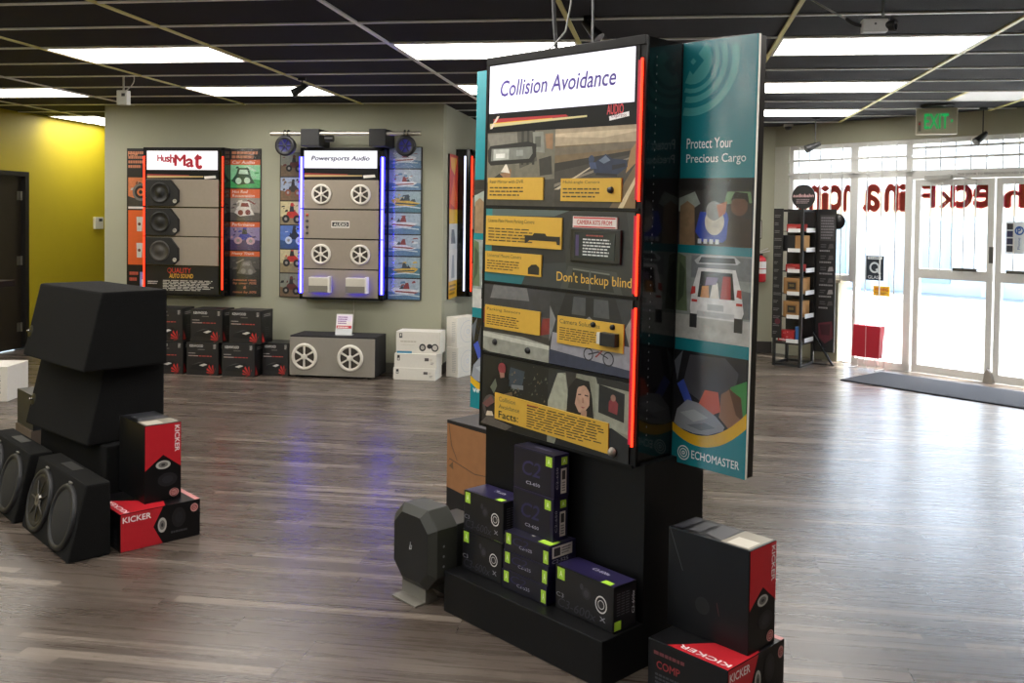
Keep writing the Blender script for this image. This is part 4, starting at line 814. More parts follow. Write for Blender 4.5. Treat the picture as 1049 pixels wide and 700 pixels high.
# red light tubes at both edges
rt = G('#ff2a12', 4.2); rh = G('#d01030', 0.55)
for s in (S1 - 0.011,):
    for z0, z1 in ((1.612, 2.097), (1.290, 1.568), (0.770, 1.248)):
        k = KMB(); k.cyl((s, FY - 0.004, z0 - 0.2), (s, FY - 0.004, z1 - 0.2), 0.0042, rt, 10); o = k.build('light_tube', kiosk, label='glowing red light tube')
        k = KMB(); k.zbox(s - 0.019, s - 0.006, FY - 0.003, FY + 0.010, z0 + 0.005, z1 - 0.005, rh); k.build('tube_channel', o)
# teal banners at the sides
teal = '#1b7f8a'; teal_l = '#4fa7a8'; WY = FY + 0.2086
glossy_teal = M(teal, 0.22)
def film(parent, x0, x1, y, z0, z1, bulge=0.014):
    """clear laminate over a print, bellied outwards a little"""
    k = MB(); n = 12; vs = []; fs = []
    for i in range(n + 1):
        t = i / n; yy = y - 0.003 - bulge * (1 - (2 * t - 1) ** 2)
        vs += [(x0 + (x1 - x0) * t, yy, z0), (x0 + (x1 - x0) * t, yy, z1)]
    fs = [(2 * i, 2 * i + 2, 2 * i + 3, 2 * i + 1) for i in range(n)]
    k.mesh(vs, fs, laminate(), True); k.build('clear_film', parent)
def banner(s0, name, left=False):
    k = KMB(); w = 0.306; zb, zt = 0.689, 2.174
    k.zbox(s0, s0 + w, WY, WY + 0.012, zb, zt, M('#e8e4da', 0.4)); k.zbox(s0, s0 + w, WY + 0.012, WY + 0.045, zb + 0.003, zt - 0.003, M('#17130f', 0.4))
    f = KF(k, s0, s0 + w, zb, zt, WY); Hh = zt - zb
    q = lambda z: (z - zb) / Hh
    f.rect(0, 0, 1, 1, glossy_teal)
    L = M(teal_l, 0.22); cx, cz = 0.14, q(2.106); asp = w / Hh
    def arcband(r0, r1, a0, a1):
        f.k += 0.1; kk = 1 + f.k; n = 22
        for i in range(n):
            t0 = R(a0 + (a1 - a0) * i / n); t1 = R(a0 + (a1 - a0) * (i + 1) / n)
            P = [(cx + r * math.cos(t), cz + r * math.sin(t) * asp) for r, t in ((r0, t0), (r1, t0), (r1, t1), (r0, t1))]
            if all(0 <= x <= 1 and y <= 1 for x, y in P): f.poly(P, L, kk)
    if not left:
        arcband(0.10, 0.26, 0, 360); f.poly([(cx, cz - 0.15 * asp), (cx + 0.15, cz), (cx, cz + 0.15 * asp), (cx - 0.13, cz)], glossy_teal); f.poly([(cx, cz - 0.04 * asp), (cx + 0.04, cz), (cx, cz + 0.04 * asp), (cx - 0.04, cz)], L)
        arcband(0.31, 0.36, -170, 100); arcband(0.40, 0.47, -150, 60); arcband(0.53, 0.62, -125, 45)
        f.text('Protect Your', 0.085, q(1.802), 0.62, 0.024, '#e3eef0', bold=0.006); f.text('Precious Cargo', 0.085, q(1.744), 0.80, 0.026, '#e3eef0', bold=0.006)
    # photo of children in the back of a car
    a = f.sub(0, q(1.465), 1, q(1.699)); a.rect(0, 0, 1, 1, '#34302e'); a.rect(0, 0.82, 1, 1, '#1c1b1a'); a.poly([(0.0, 0.70), (0.22, 0.80), (0.3, 0.62), (0.14, 0.5), (0, 0.5)], '#9aa59c'); a.poly([(0.62, 0.62), (0.98, 0.64), (0.96, 0.80), (0.66, 0.80)], '#6f8f5d'); a.poly([(0.02, 0), (0.02, 0.58), (0.12, 0.66), (0.22, 0.58), (0.24, 0)], '#8d7457')
    a.poly([(0.24, 0.2), (0.30, 0.5), (0.66, 0.5), (0.74, 0.2), (0.62, 0.06), (0.34, 0.06)], '#2540a8'); a.disc(0.50, 0.36, 0.13, '#c9bfae', 0.20); a.disc(0.49, 0.52, 0.11, '#8d8a86', 0.14); a.poly([(0.52, 0.6), (0.66, 0.66), (0.64, 0.48), (0.56, 0.42)], '#a8572c'); a.disc(0.82, 0.60, 0.11, '#6d4a38', 0.15); a.poly([(0.70, 0.66), (0.76, 0.80), (0.92, 0.78), (0.95, 0.62), (0.88, 0.70), (0.76, 0.70)], '#1d1512'); a.poly([(0.66, 0), (0.68, 0.38), (0.80, 0.46), (0.97, 0.4), (0.99, 0)], '#3d3029')
    for x in (0.28, 0.36, 0.44, 0.52): a.rect(x, 0.03, x + 0.05, 0.10, '#cfd3d6')
    # photo of a white hatchback seen from behind
    a = f.sub(0, q(1.135), 1, q(1.436)); a.rect(0, 0, 1, 1, '#8f9694'); a.poly([(0, 0), (1, 0), (1, 0.28), (0, 0.28)], '#b9bab6'); a.poly([(0, 0.32), (0.16, 0.32), (0.12, 0.96), (0, 1)], '#5c6d50'); a.poly([(0.02, 0.4), (0.10, 0.5), (0.12, 0.8), (0.04, 0.9)], '#3c4a36'); a.rect(0.2, 0.72, 1, 0.98, '#777c80'); a.poly([(0.84, 0.3), (1, 0.3), (1, 0.6), (0.86, 0.62)], '#6a6e70')
    a.poly([(0.24, 0.92), (0.34, 0.99), (0.78, 0.99), (0.86, 0.93), (0.82, 0.90), (0.28, 0.88)], '#c3c6c8'); a.poly([(0.30, 0.90), (0.80, 0.91), (0.78, 0.97), (0.34, 0.965)], '#4a4e52')
    a.poly([(0.20, 0.36), (0.22, 0.58), (0.30, 0.84), (0.80, 0.84), (0.88, 0.60), (0.92, 0.36), (0.88, 0.26), (0.22, 0.26)], '#e4e6e8'); a.poly([(0.30, 0.50), (0.34, 0.80), (0.76, 0.80), (0.80, 0.50)], '#1f1d1d'); a.poly([(0.20, 0.14), (0.30, 0.14), (0.30, 0.30), (0.20, 0.30)], '#232325'); a.poly([(0.80, 0.14), (0.91, 0.14), (0.91, 0.30), (0.80, 0.30)], '#232325'); a.rect(0.30, 0.28, 0.80, 0.34, '#c3c6c8'); a.poly([(0.20, 0.52), (0.27, 0.54), (0.27, 0.62), (0.22, 0.62)], '#c0322c'); a.poly([(0.82, 0.54), (0.89, 0.52), (0.88, 0.62), (0.83, 0.62)], '#c0322c'); a.rect(0.22, 0.44, 0.30, 0.47, '#c0322c'); a.rect(0.82, 0.44, 0.90, 0.47, '#c0322c')
    a.poly([(0.34, 0.5), (0.46, 0.5), (0.45, 0.64), (0.36, 0.63)], '#c98a4a'); a.poly([(0.47, 0.5), (0.60, 0.5), (0.57, 0.68), (0.50, 0.66)], '#d6cfc2'); a.poly([(0.61, 0.5), (0.75, 0.5), (0.74, 0.76), (0.64, 0.76)], '#a82a2a'); a.poly([(0.40, 0.64), (0.55, 0.66), (0.58, 0.74), (0.42, 0.74)], '#7c6a8a'); a.rect(0.44, 0.36, 0.66, 0.43, '#b5b9bb')
    # photo of a sleeping child, closing in a curved edge
    def bend(x): return 0.83 * (x - .42) * (x - 1) / .42 + 0.803 * x * (x - 1) / (.42 * -.58) + 0.912 * x * (x - .42) / .58
    cur = [(i / 12, q(bend(i / 12))) for i in range(13)]
    lo = [(x, y - (0.030 + 0.022 * x) / Hh) for x, y in cur]
    dark = M('#26262a', 0.22); yb = M('#d8ac27', 0.22)
    f.poly(cur + [(1, q(1.092)), (0, q(1.092))], dark)
    f.poly([(0.12, q(0.96)), (0.22, q(1.08)), (0.70, q(1.085)), (0.88, q(1.04)), (0.80, q(0.93)), (0.4, q(0.92))], '#3d3d44'); f.poly([(0.0, q(1.05)), (0.12, q(1.092)), (0.05, q(0.98))], '#5a6068'); f.poly([(0.05, q(0.97)), (0.14, q(0.99)), (0.30, q(0.90)), (0.22, q(0.88))], '#3a4fb0')
    f.poly([(0.70, q(0.93)), (0.78, q(0.99)), (0.99, q(1.02)), (0.99, q(0.91)), (0.85, q(0.86))], '#3d8a4a'); f.poly([(0.64, q(0.88)), (0.66, q(0.96)), (0.78, q(0.985)), (0.92, q(0.94)), (0.94, q(0.87)), (0.80, q(0.84))], '#8d6a55'); f.poly([(0.76, q(0.985)), (0.92, q(0.96)), (0.96, q(0.88)), (0.86, q(0.90))], '#5c3f2e'); f.poly([(0.34, q(0.90)), (0.44, q(0.965)), (0.62, q(0.965)), (0.66, q(0.90)), (0.5, q(0.875))], '#c05a44')
    f.poly([(0.02, q(0.83)), (0.06, q(0.88)), (0.20, q(0.92)), (0.36, q(0.915)), (0.60, q(0.88)), (0.72, q(0.85)), (0.70, q(0.835)), (0.5, q(0.81)), (0.3, q(0.805)), (0.1, q(0.815))], '#8d929a'); f.poly([(0.1, q(0.87)), (0.3, q(0.89)), (0.5, q(0.87)), (0.3, q(0.845))], '#a9aeb5'); f.poly([(0.2, q(0.83)), (0.45, q(0.85)), (0.6, q(0.84)), (0.4, q(0.82))], '#6d727c')
    kk = f.k + 1.2
    f.poly([(0, 0)] + [(1, 0)] + lo[::-1], glossy_teal, kk)
    for i in range(12): f.poly([lo[i], lo[i + 1], cur[i + 1], cur[i]], yb, kk + 0.1)
    f.k = kk - 0.8
    if not left:
        ex, ez = 0.17, q(0.729)
        for r, th in ((0.085, 0.014), (0.054, 0.013), (0.024, 0.014)): f.ring(ex, ez, r, r - th, '#d5e4e6', seg=20)
        f.text('ECHOMASTER', 0.285, q(0.716), 0.64, 0.019, '#dce8ea', bold=0.008)
    else:
        f.text('www.echomaster.com', 0.06, q(0.76), 0.9, 0.018, '#dce8ea', bold=0.008)
    bn = k.build('side_banner', kiosk, label=name)
    if not left: film(bn, s0, s0 + w, WY - 0.008, zb - 0.2, zt - 0.2)
banner(S1, 'right hand teal banner with car photographs'); banner(S0 - 0.306, 'left hand teal banner mostly hidden', True)
k = KMB(); k.zbox(S0 - 0.03, S0 - 0.012, WY - 0.012, WY, 2.06, 2.10, blk); k.build('banner_clip', kiosk)
# cords dropping from the ceiling to the kiosk
def kpt(s, n, z): return Vector(loc_of(KO, s, n, z))
p = kpt(-0.56, 0.30, 2.182); k = MB(); k.tube(arc((p.x, p.y, H), (p.x + 0.012, p.y, 2.184), 0.012, 10, (-1, 0, 0)), 0.008, M('#3a3a3c', 0.5)); single(k, 'power_conduit', 'thick dark cable dropping from the ceiling onto the kiosk top', 'cable')
p2 = kpt(-0.50, 0.30, 2.182); k = MB(); k.tube([p2 + Vector((0.02, 0, H - 2.182)), p2 + Vector((0.02, 0, 0.20)), p2 + Vector((0.0, 0, 0.09)), p2 + Vector((-0.05, 0, 0.03)), p2 + Vector((-0.09, 0, 0.012)), p2 + Vector((-0.05, 0, 0.008))], 0.0035, M('#8d8c88', 0.5)); single(k, 'loose_wire', 'thin grey wire curling down onto the kiosk top beside the thick cable', 'wire')
k = MB(); p3 = kpt(-0.36, 0.30, 2.184); k.cyl(p3 + Vector((0, 0, H - 2.184)), p3, 0.004, M('#6f6f6f', 0.4, 0.5), 8); k.box(p3.x - 0.02, p3.x + 0.02, p3.y - 0.01, p3.y + 0.01, p3.z + 0.0, p3.z + 0.012, M('#6f6f6f', 0.4, 0.5)); single(k, 'hanger_rod', 'thin grey rod between the ceiling and the kiosk top', 'rod')
# ================================================================== displays on the back wall
taupe = M('#94897b', 0.5); YF = 8.71
def display(name, label, x, z0, loc_y=8.87, rz=0.0):
    return thing(name, label, 'wall display', (x, loc_y, z0), rz)
def frame_box(t, w, h, d):
    """black case; front lies at y=-d"""
    k = MB(); k.box(-w / 2, w / 2, -d + 0.012, -0.001, 0, h, kg); k.build('cabinet', t)
    k = MB(); k.box(-w / 2, -w / 2 + 0.03, -d - 0.004, -d + 0.012, 0, h, kb); k.box(w / 2 - 0.03, w / 2, -d - 0.004, -d + 0.012, 0, h, kb); k.box(-w / 2, w / 2, -d - 0.004, -d + 0.012, h - 0.03, h, kb); k.box(-w / 2, w / 2, -d - 0.004, -d + 0.012, 0, 0.015, kb); k.build('frame', t)
def header(t, w, h, d, z0, z1, glow, name_fn, flare_z):
    k = MB(); k.box(-w / 2 + 0.04, w / 2 - 0.075 if False else w / 2 - 0.07, -d - 0.006, -d, z0, z1, glow); lbx = k.build('light_box', t)
    k = MB(); k.box(-w / 2 + 0.035, w / 2 - 0.06, -d, -d + 0.01, flare_z - 0.045, z0 - 0.006, kb); f = Face(k, (-w / 2 + 0.04, -d, flare_z - 0.04), (1, 0, 0), (0, 0, 1), w - 0.11, 0.06)
    f.poly([(0.0, 0.30), (0.8, 0.45), (0.8, 0.62), (0.0, 0.66)], G('#e3c07e', 0.5)); f.poly([(0.0, 0.66), (0.6, 0.62), (0.6, 0.78), (0.0, 0.95)], G('#a8342a', 0.5)); f.poly([(0.82, 0.15), (0.98, 0.32), (0.97, 0.75), (0.81, 0.6)], '#e3ded8'); k.build('flare_strip', t)
    k = MB(); f = Face(k, (-w / 2 + 0.04, -d - 0.0065, z0), (1, 0, 0), (0, 0, 1), w - 0.11, z1 - z0); name_fn(f); k.build('lettering', t)
W_, H_, D_ = 0.865, 1.49, 0.16
def tubes(t, w, d, spans, mat, side_r=0.045):
    for sx in (-1, 1):
        for z0, z1 in spans:
            x = sx * (w / 2 - 0.012); k = MB(); k.cyl((x, -d - 0.008, z0), (x, -d - 0.008, z1), 0.007, mat, 10); k.build('light_tube', t)
# --- left display
t = display('wall_display', 'wall display with red light tubes and three grey speaker panels, left of the two', -4.81, 0.727)
frame_box(t, W_, H_, D_)
def hm(f):
    r = M('#c0102f', 0.5); rnd = [('H', 0.155, 0.46, 0.06, 0.32), ('u', 0.225, 0.43, 0.05, 0.24), ('s', 0.282, 0.42, 0.045, 0.26), ('h', 0.335, 0.38, 0.055, 0.42), ('M', 0.40, 0.22, 0.15, 0.56), ('a', 0.565, 0.16, 0.10, 0.42), ('t', 0.68, 0.08, 0.10, 0.74)]
    for c_, x, y, w, h in rnd: f.text(c_, x, y, w, h, r, bold=0.035)
header(t, W_, H_, D_, 1.265, 1.455, G('#fdf6f8', 1.0), hm, 1.205)
for i, (za, zb_) in enumerate(((0.895, 1.170), (0.600, 0.882), (0.305, 0.590))):
    k = MB(); k.box(-W_ / 2 + 0.03, W_ / 2 - 0.06, -D_ - 0.002, -D_ + 0.012, za, zb_, taupe, 0.003); o = k.build('speaker_panel', t)
    h = zb_ - za; x0 = -W_ / 2 + 0.032
    k = MB(); k.prism([(x0, za + 0.005), (x0 + 0.31, za + 0.005), (x0 + 0.36, za + 0.05), (x0 + 0.36, za + h * 0.60), (x0 + 0.27, zb_ - 0.005), (x0, zb_ - 0.005)], 'y', -D_ - 0.03, -D_ - 0.002, M('#131314', 0.6), 0.003); k.build('speaker_box', o)
    k = MB(); c_ = (x0 + 0.165, -D_ - 0.03, za + h * 0.5); lum = '#403d3a' if i == 2 else '#171718'
    k.lathe(c_, (0, -1, 0), [(0.105, 0), (0.105, 0.008), (0.09, 0.010), (0.082, 0.003), (0.04, -0.0) if False else (0.04, 0.001), (0.03, 0.008), (0.0, 0.010)], M(lum, 0.45)); k.build('speaker_cone', o)
    k = MB(); k.lathe((x0 + 0.325, -D_ - 0.03, za + 0.055), (0, -1, 0), [(0.021, 0), (0.021, 0.006), (0.014, 0.008), (0.012, 0.003), (0.0, 0.002)], M('#a39e94', 0.35, 0.4)); k.build('tweeter', o)
k = MB(); k.box(-W_ / 2 + 0.03, W_ / 2 - 0.06, -D_ - 0.002, -D_ + 0.012, 0.02, 0.295, M('#161517', 0.4)); f = Face(k, (-W_ / 2 + 0.03, -D_ - 0.002, 0.02), (1, 0, 0), (0, 0, 1), W_ - 0.09, 0.275)
f.text('QUALITY', 0.30, 0.72, 0.33, 0.22, '#c03a2c', bold=0.01); f.poly([(0.32, 0.56), (0.66, 0.63), (0.66, 0.76), (0.32, 0.69)], '#1a1612'); f.text('AUTO SOUND', 0.33, 0.57, 0.33, 0.15, '#d8a83a', bold=0.02, shear=0.1); f.lines(0.24, 0.10, 0.95, 0.50, 7, '#bdb9b2', fill=0.5); f.lines(0.03, 0.32, 0.18, 0.46, 2, '#bdb9b2')
k.build('text_panel', t)
tubes(t, W_, D_, ((0.905, 1.40), (0.60, 0.885), (0.07, 0.59)), rt)
def photo(f, kind, rnd):
    """a small printed photograph made of flat coloured shapes"""
    P = {'boat': ('#a9b9c6', '#5f83a3', '#dfe6ea', '#8d3a3c'), 'ski': ('#9fb6bd', '#4f7d8d', '#d8b24a', '#3c4a52'), 'atv': ('#7d8074', '#6d5a44', '#5c2a28', '#1d1d1f'), 'dirt': ('#9aa7b8', '#6d573f', '#33302d', '#7d4a35'), 'red': ('#c3b88d', '#8a7d5d', '#b5302a', '#1d1b1b'), 'blue': ('#5575b5', '#34507d', '#20283c', '#b7c3d6'), 'green': ('#8fd3a4', '#3fa55e', '#1d4a33', '#bfe0c8'), 'grey': ('#9a938c', '#55504d', '#ded8d2', '#7d2f30'), 'purple': ('#8d7fa8', '#4b3c66', '#2c2fa0', '#c9a0a8'), 'cone': ('#c9764a', '#3b3633', '#1b1a1b', '#b8b0aa'), 'bottle': ('#e0672a', '#d05a22', '#cfd6dc', '#a8552c'), 'dark': ('#4c4b48', '#2b2b2b', '#6f6c66', '#94908a')}[kind]
    f.rect(0, 0, 1, 1, P[0]); h = rnd.uniform(0.3, 0.5)
    for _ in range(10):
        x, y, a, b = rnd.uniform(0, .8), rnd.uniform(.4, .85), rnd.uniform(.05, .2), rnd.uniform(.03, .14); f.poly([(x, y), (x + a, y + b * .3), (x + a * .8, y + b), (x + a * .2, y + b * .8)], rnd.choice(P), f.k + 1.1)
    f.poly([(0, 0), (1, 0), (1, h), (0.6, h + 0.05), (0.3, h - 0.04), (0, h + 0.03)], P[1])
    f.k += 0.2
    sx, dx, dy, sc_ = rnd.choice((1, 1, -1)), rnd.uniform(-0.08, 0.08), rnd.uniform(-0.06, 0.14), rnd.uniform(0.8, 1.05)
    face = f
    class Shifted:                               # the same drawing shifted, scaled or mirrored inside its picture
        def poly(_, pts, c): face.poly([(min(0.99, max(0.01, 0.5 + sx * sc_ * (x - 0.5) + dx)), min(0.99, max(0.01, 0.5 + sc_ * (y - 0.5) + dy))) for x, y in pts], c)
        def disc(_, x, y, r, c, ry=None): _.poly([(x + r * math.cos(i * PI / 8), y + (ry or r * face.w / face.h) * math.sin(i * PI / 8)) for i in range(16)], c)
    if kind not in ('cone', 'bottle'): f = Shifted()
    if kind in ('boat', 'ski'):
        a = rnd.uniform(-0.08, 0.12); f.poly([(0.05, 0.42 + a), (0.2, 0.22), (0.75, 0.20), (0.97, 0.38 - a), (0.6, 0.44), (0.2, 0.52 + a)], P[2]); f.poly([(0.16, 0.30), (0.78, 0.24), (0.9, 0.30), (0.2, 0.36)], P[3]); f.poly([(0.40, 0.44), (0.5, 0.72), (0.58, 0.74), (0.62, 0.44)], P[3]); f.poly([(0.3, 0.44), (0.4, 0.62), (0.44, 0.44)], '#3b424a'); f.poly([(0, 0.1), (0.5, 0.16), (1, 0.08), (1, 0.14), (0.5, 0.22), (0, 0.16)], '#c5d6df')
    elif kind in ('atv', 'dirt', 'red', 'blue', 'purple'):
        f.poly([(0.25, 0.35), (0.35, 0.60), (0.62, 0.66), (0.80, 0.48), (0.72, 0.32)], P[2]); f.disc(0.28, 0.30, 0.15, P[3], 0.17); f.disc(0.74, 0.28, 0.16, P[3], 0.18); f.disc(0.74, 0.28, 0.07, '#8f8c88', 0.08); f.disc(0.28, 0.30, 0.06, '#8f8c88', 0.07); f.poly([(0.42, 0.6), (0.46, 0.88), (0.58, 0.88), (0.62, 0.6)], '#26262a'); f.disc(0.53, 0.9, 0.07, P[2], 0.08)
    elif kind in ('green', 'grey', 'dark'):
        f.poly([(0.15, 0.2), (0.3, 0.55), (0.75, 0.60), (0.92, 0.3), (0.7, 0.12)], P[2]); f.poly([(0.28, 0.55), (0.35, 0.85), (0.70, 0.85), (0.76, 0.58)], P[2]); f.poly([(0.35, 0.58), (0.40, 0.78), (0.64, 0.78), (0.68, 0.6)], P[3]); f.disc(0.4, 0.32, 0.10, P[3]); f.disc(0.68, 0.30, 0.10, P[3]); f.poly([(0.1, 0.75), (0.4, 0.95), (0.44, 0.9), (0.14, 0.7)], P[3])
    elif kind == 'cone':
        f.disc(0.55, 0.5, 0.36, P[2]); f.ring(0.55, 0.5, 0.36, 0.26, '#6d6a68'); f.disc(0.55, 0.5, 0.16, P[0]); f.disc(0.55, 0.5, 0.08, '#221f1f')
    else:
        f.rect(0, 0, 1, 1, P[0]); f.poly([(0.35, 0.2), (0.65, 0.2), (0.65, 0.7), (0.55, 0.8), (0.45, 0.8), (0.35, 0.7)], P[2]); f.rect(0.37, 0.35, 0.63, 0.55, '#8d9aa8')
org = '#d9602c'
def side_panel(t, x0, x1, z0, z1, y, paint, label=None):
    k = MB(); k.box(x0, x1, y, y + 0.015, z0, z1, M('#171416', 0.4)); f = Face(k, (x0, y, z0), (1, 0, 0), (0, 0, 1), x1 - x0, z1 - z0); paint(f); o = k.build('side_panel', t)
    if label: o['label'] = label
    if x0 > 0: film(o, x0, x1, y - 0.009, z0, z1)
def hush_left(f):
    f.lines(0.06, 0.86, 0.7, 0.985, 4, '#c07a5a', fill=0.62); f.text('How', 0.05, 0.945, 0.4, 0.035, '#d9906a', bold=0.01)
    photo(f.sub(0.06, 0.60, 0.99, 0.80), 'cone', random.Random(1)); f.rect(0.06, 0.585, 0.99, 0.60, '#d8d2cc'); f.rect(0.06, 0.20, 0.99, 0.575, org)
    for z in (0.43, 0.25): f.poly([(0.42, z), (0.62, z), (0.66, z + 0.1), (0.40, z + 0.1)], '#cfcac4'); f.poly([(0.66, z), (0.80, z), (0.80, z + 0.11), (0.66, z + 0.10)], '#a9a7a6'); f.disc(0.52, z + 0.05, 0.06, '#6d3a2a')
    f.lines(0.12, 0.08, 0.5, 0.16, 2, '#c05a4a'); f.poly([(0.55, 0.03), (0.85, 0.03), (0.85, 0.15), (0.55, 0.15)], '#8d8fd0'); f.rect(0.62, 0.05, 0.8, 0.10, '#d8d8ea')
def hush_right(f):
    f.lines(0.06, 0.93, 0.94, 0.985, 2, '#c8825e', fill=0.7)
    yy = 0.925
    for i, (kd, ttl, nl) in enumerate((('green', 'Car Audio', 1), ('grey', 'Hot Rod Restoration', 2), ('purple', 'Performance', 1), ('dark', 'Heavy Truck', 1))):
        hh = 0.035 if nl == 1 else 0.06
        f.rect(0.02, yy - hh, 0.98, yy, org)
        if nl == 1: f.text(ttl, 0.08, yy - hh + 0.008, 0.72, 0.020, '#f0dcd0', bold=0.015, shear=0.15)
        else: f.text('Hot Rod', 0.08, yy - 0.028, 0.5, 0.02, '#f0dcd0', bold=0.015, shear=0.15); f.text('Restoration', 0.08, yy - 0.055, 0.72, 0.02, '#f0dcd0', bold=0.015, shear=0.15)
        yy -= hh; ph = 0.155
        photo(f.sub(0.02, yy - ph, 0.98, yy), kd, random.Random(i + 3)); yy -= ph + 0.008
    for s_, z in (('Reduce heat', 0.105), ('by over 70%', 0.078), ('&', 0.052), ('noise by 50%', 0.018)): f.text(s_, 0.12 if s_ != '&' else 0.45, z, 0.76 if s_ != '&' else 0.1, 0.020, '#d98a66', bold=0.015, shear=0.15)
side_panel(t, -0.70, -0.43, -0.005, 1.49, -0.02, hush_left); side_panel(t, 0.425, 0.755, -0.005, 1.49, -0.02, hush_right)

# --- right display
t = display('wall_display', 'wall display with blue light tubes and white round speakers, right of the two', -3.155, 0.727)
w = 0.85; frame_box(t, w, H_, D_)
header(t, w, H_, D_, 1.290, 1.460, G('#f8f6ff', 1.0), lambda f: f.text('Powersports Audio', 0.10, 0.36, 0.80, 0.34, M('#1d1d38', 0.5), shear=0.2, bold=0.03), 1.225)
# glows of the blue rope light behind the brackets are real little lamps below
def marine(o, x, z, r, d, m=None):
    """white round speaker with six spokes and an inner ring"""
    wm = m or M('#e2ddd2', 0.4); y = -d
    k = MB(); k.lathe((x, y, z), (0, -1, 0), [(r, 0), (r, 0.012), (r * 0.93, 0.020), (r * 0.80, 0.020), (r * 0.76, 0.004)], wm)
    k.lathe((x, y, z), (0, -1, 0), [(r * 0.22, 0.006), (r * 0.22, 0.022), (r * 0.10, 0.024), (0, 0.024)], wm)
    for i in range(6):
        a = PI / 6 + i * PI / 3; ca, sa = math.cos(a), math.sin(a); hw = r * 0.05
        q = [(x + ca * r * 0.15 - sa * hw, z + sa * r * 0.15 + ca * hw), (x + ca * r * 0.15 + sa * hw, z + sa * r * 0.15 - ca * hw), (x + ca * r * 0.82 + sa * hw * 1.5, z + sa * r * 0.82 - ca * hw * 1.5), (x + ca * r * 0.82 - sa * hw * 1.5, z + sa * r * 0.82 + ca * hw * 1.5)]
        k.prism(q, 'y', y - 0.020, y - 0.006, wm)
    g = k.build('speaker_grille', o)
    k = MB(); k.lathe((x, y, z), (0, -1, 0), [(r * 0.78, 0.006), (r * 0.70, 0.010), (r * 0.35, 0.002), (0, 0.001)], M('#3d362f', 0.5)); k.build('speaker_cone', g)
for i, (za, zb_) in enumerate(((0.893, 1.175), (0.600, 0.880), (0.303, 0.588), (0.02, 0.292))):
    k = MB(); k.box(-w / 2 + 0.03, w / 2 - 0.05, -D_ - 0.002, -D_ + 0.012, za, zb_, taupe, 0.003)
    if i == 1:
        f = Face(k, (-w / 2 + 0.03, -D_ - 0.002, za), (1, 0, 0), (0, 0, 1), w - 0.08, zb_ - za)
        f.rect(0.38, 0.38, 0.62, 0.62, '#e0dbd2'); f.rect(0.39, 0.42, 0.61, 0.58, '#2a2a2e'); f.text('AUDIO', 0.41, 0.44, 0.18, 0.11, '#d6d2ca', bold=0.02)
    o = k.build('speaker_panel', t); zc = (za + zb_) / 2
    if i in (0, 2):
        for x in (-0.205, 0.195): marine(o, x, zc, 0.100, D_ + 0.002)
    if i == 1:
        for j in range(4):
            k = MB(); k.lathe((-w / 2 + 0.075, -D_ - 0.002, zb_ - 0.05 - 0.06 * j), (0, -1, 0), [(0.014, 0), (0.014, 0.010), (0.010, 0.014), (0, 0.014)], M('#c9502c', 0.3) if j == 0 else M('#3f3a36', 0.3)); k.build('push_button', o)
    if i == 3:
        for x in (-0.20, 0.175):
            k = MB(); k.box(x - 0.105, x + 0.105, -D_ - 0.08, -D_ - 0.022, za + 0.05, zb_ - 0.07, M('#c9c4b8', 0.4), 0.012); k.box(x - 0.103, x + 0.10, -D_ - 0.083, -D_ - 0.078, za + 0.055, za + 0.12, M('#7d786e', 0.4)); k.box(x + 0.095, x + 0.115, -D_ - 0.09, -D_ - 0.02, za + 0.05, zb_ - 0.06, M('#e6e2da', 0.4), 0.004)
            k.disc = None; a = k.build('amplifier', o)
            k = MB(); k.box(x - 0.09, x + 0.09, -D_ - 0.026, -D_ - 0.020, za + 0.055, zb_ - 0.09, G('#2010ff', 11.0)); k.build('blue_backlight', a, label='blue glow light')
bt = G('#2420ff', 14.0); wt_ = G('#dcdcff', 1.6)
for sx in (-1, 1):
    for z0, z1 in ((0.895, 1.40), (0.60, 0.885), (0.06, 0.59)):
        x = sx * (w / 2 - 0.012); k = MB(); k.cyl((x, -D_ - 0.008, z0), (x, -D_ - 0.008, z1), 0.007, wt_, 10); o = k.build('light_tube', t, label='white blue light tube')
        k = MB(); k.box(x - 0.018, x + 0.018, -D_ - 0.0045, -D_ - 0.003, z0, z1, bt); k.build('blue_strip', o)
def col(kinds):
    def paint(f):
        n = len(kinds)
        for i, kd in enumerate(kinds): photo(f.sub(0.03, 1 - (i + 1) / n + 0.004, 0.97, 1 - i / n - 0.004), kd, random.Random(11 * i + n))
    return paint
side_panel(t, -0.698, -0.43, 0.0, 1.45, -0.02, col(('atv', 'dirt', 'red', 'blue', 'red', 'atv')), 'strip of off road vehicle photographs')
side_panel(t, 0.425, 0.768, 0.0, 1.51, -0.02, col(('boat', 'boat', 'ski', 'boat', 'boat', 'ski', 'boat')), 'strip of boat photographs')
k = MB(); k.tube([(0.08, -0.02, 0.0), (0.085, -0.02, -0.18), (0.075, -0.03, -0.30), (0.08, -0.03, -0.327)], 0.005, M('#bdb9ac', 0.5)); k.build('cord', t)
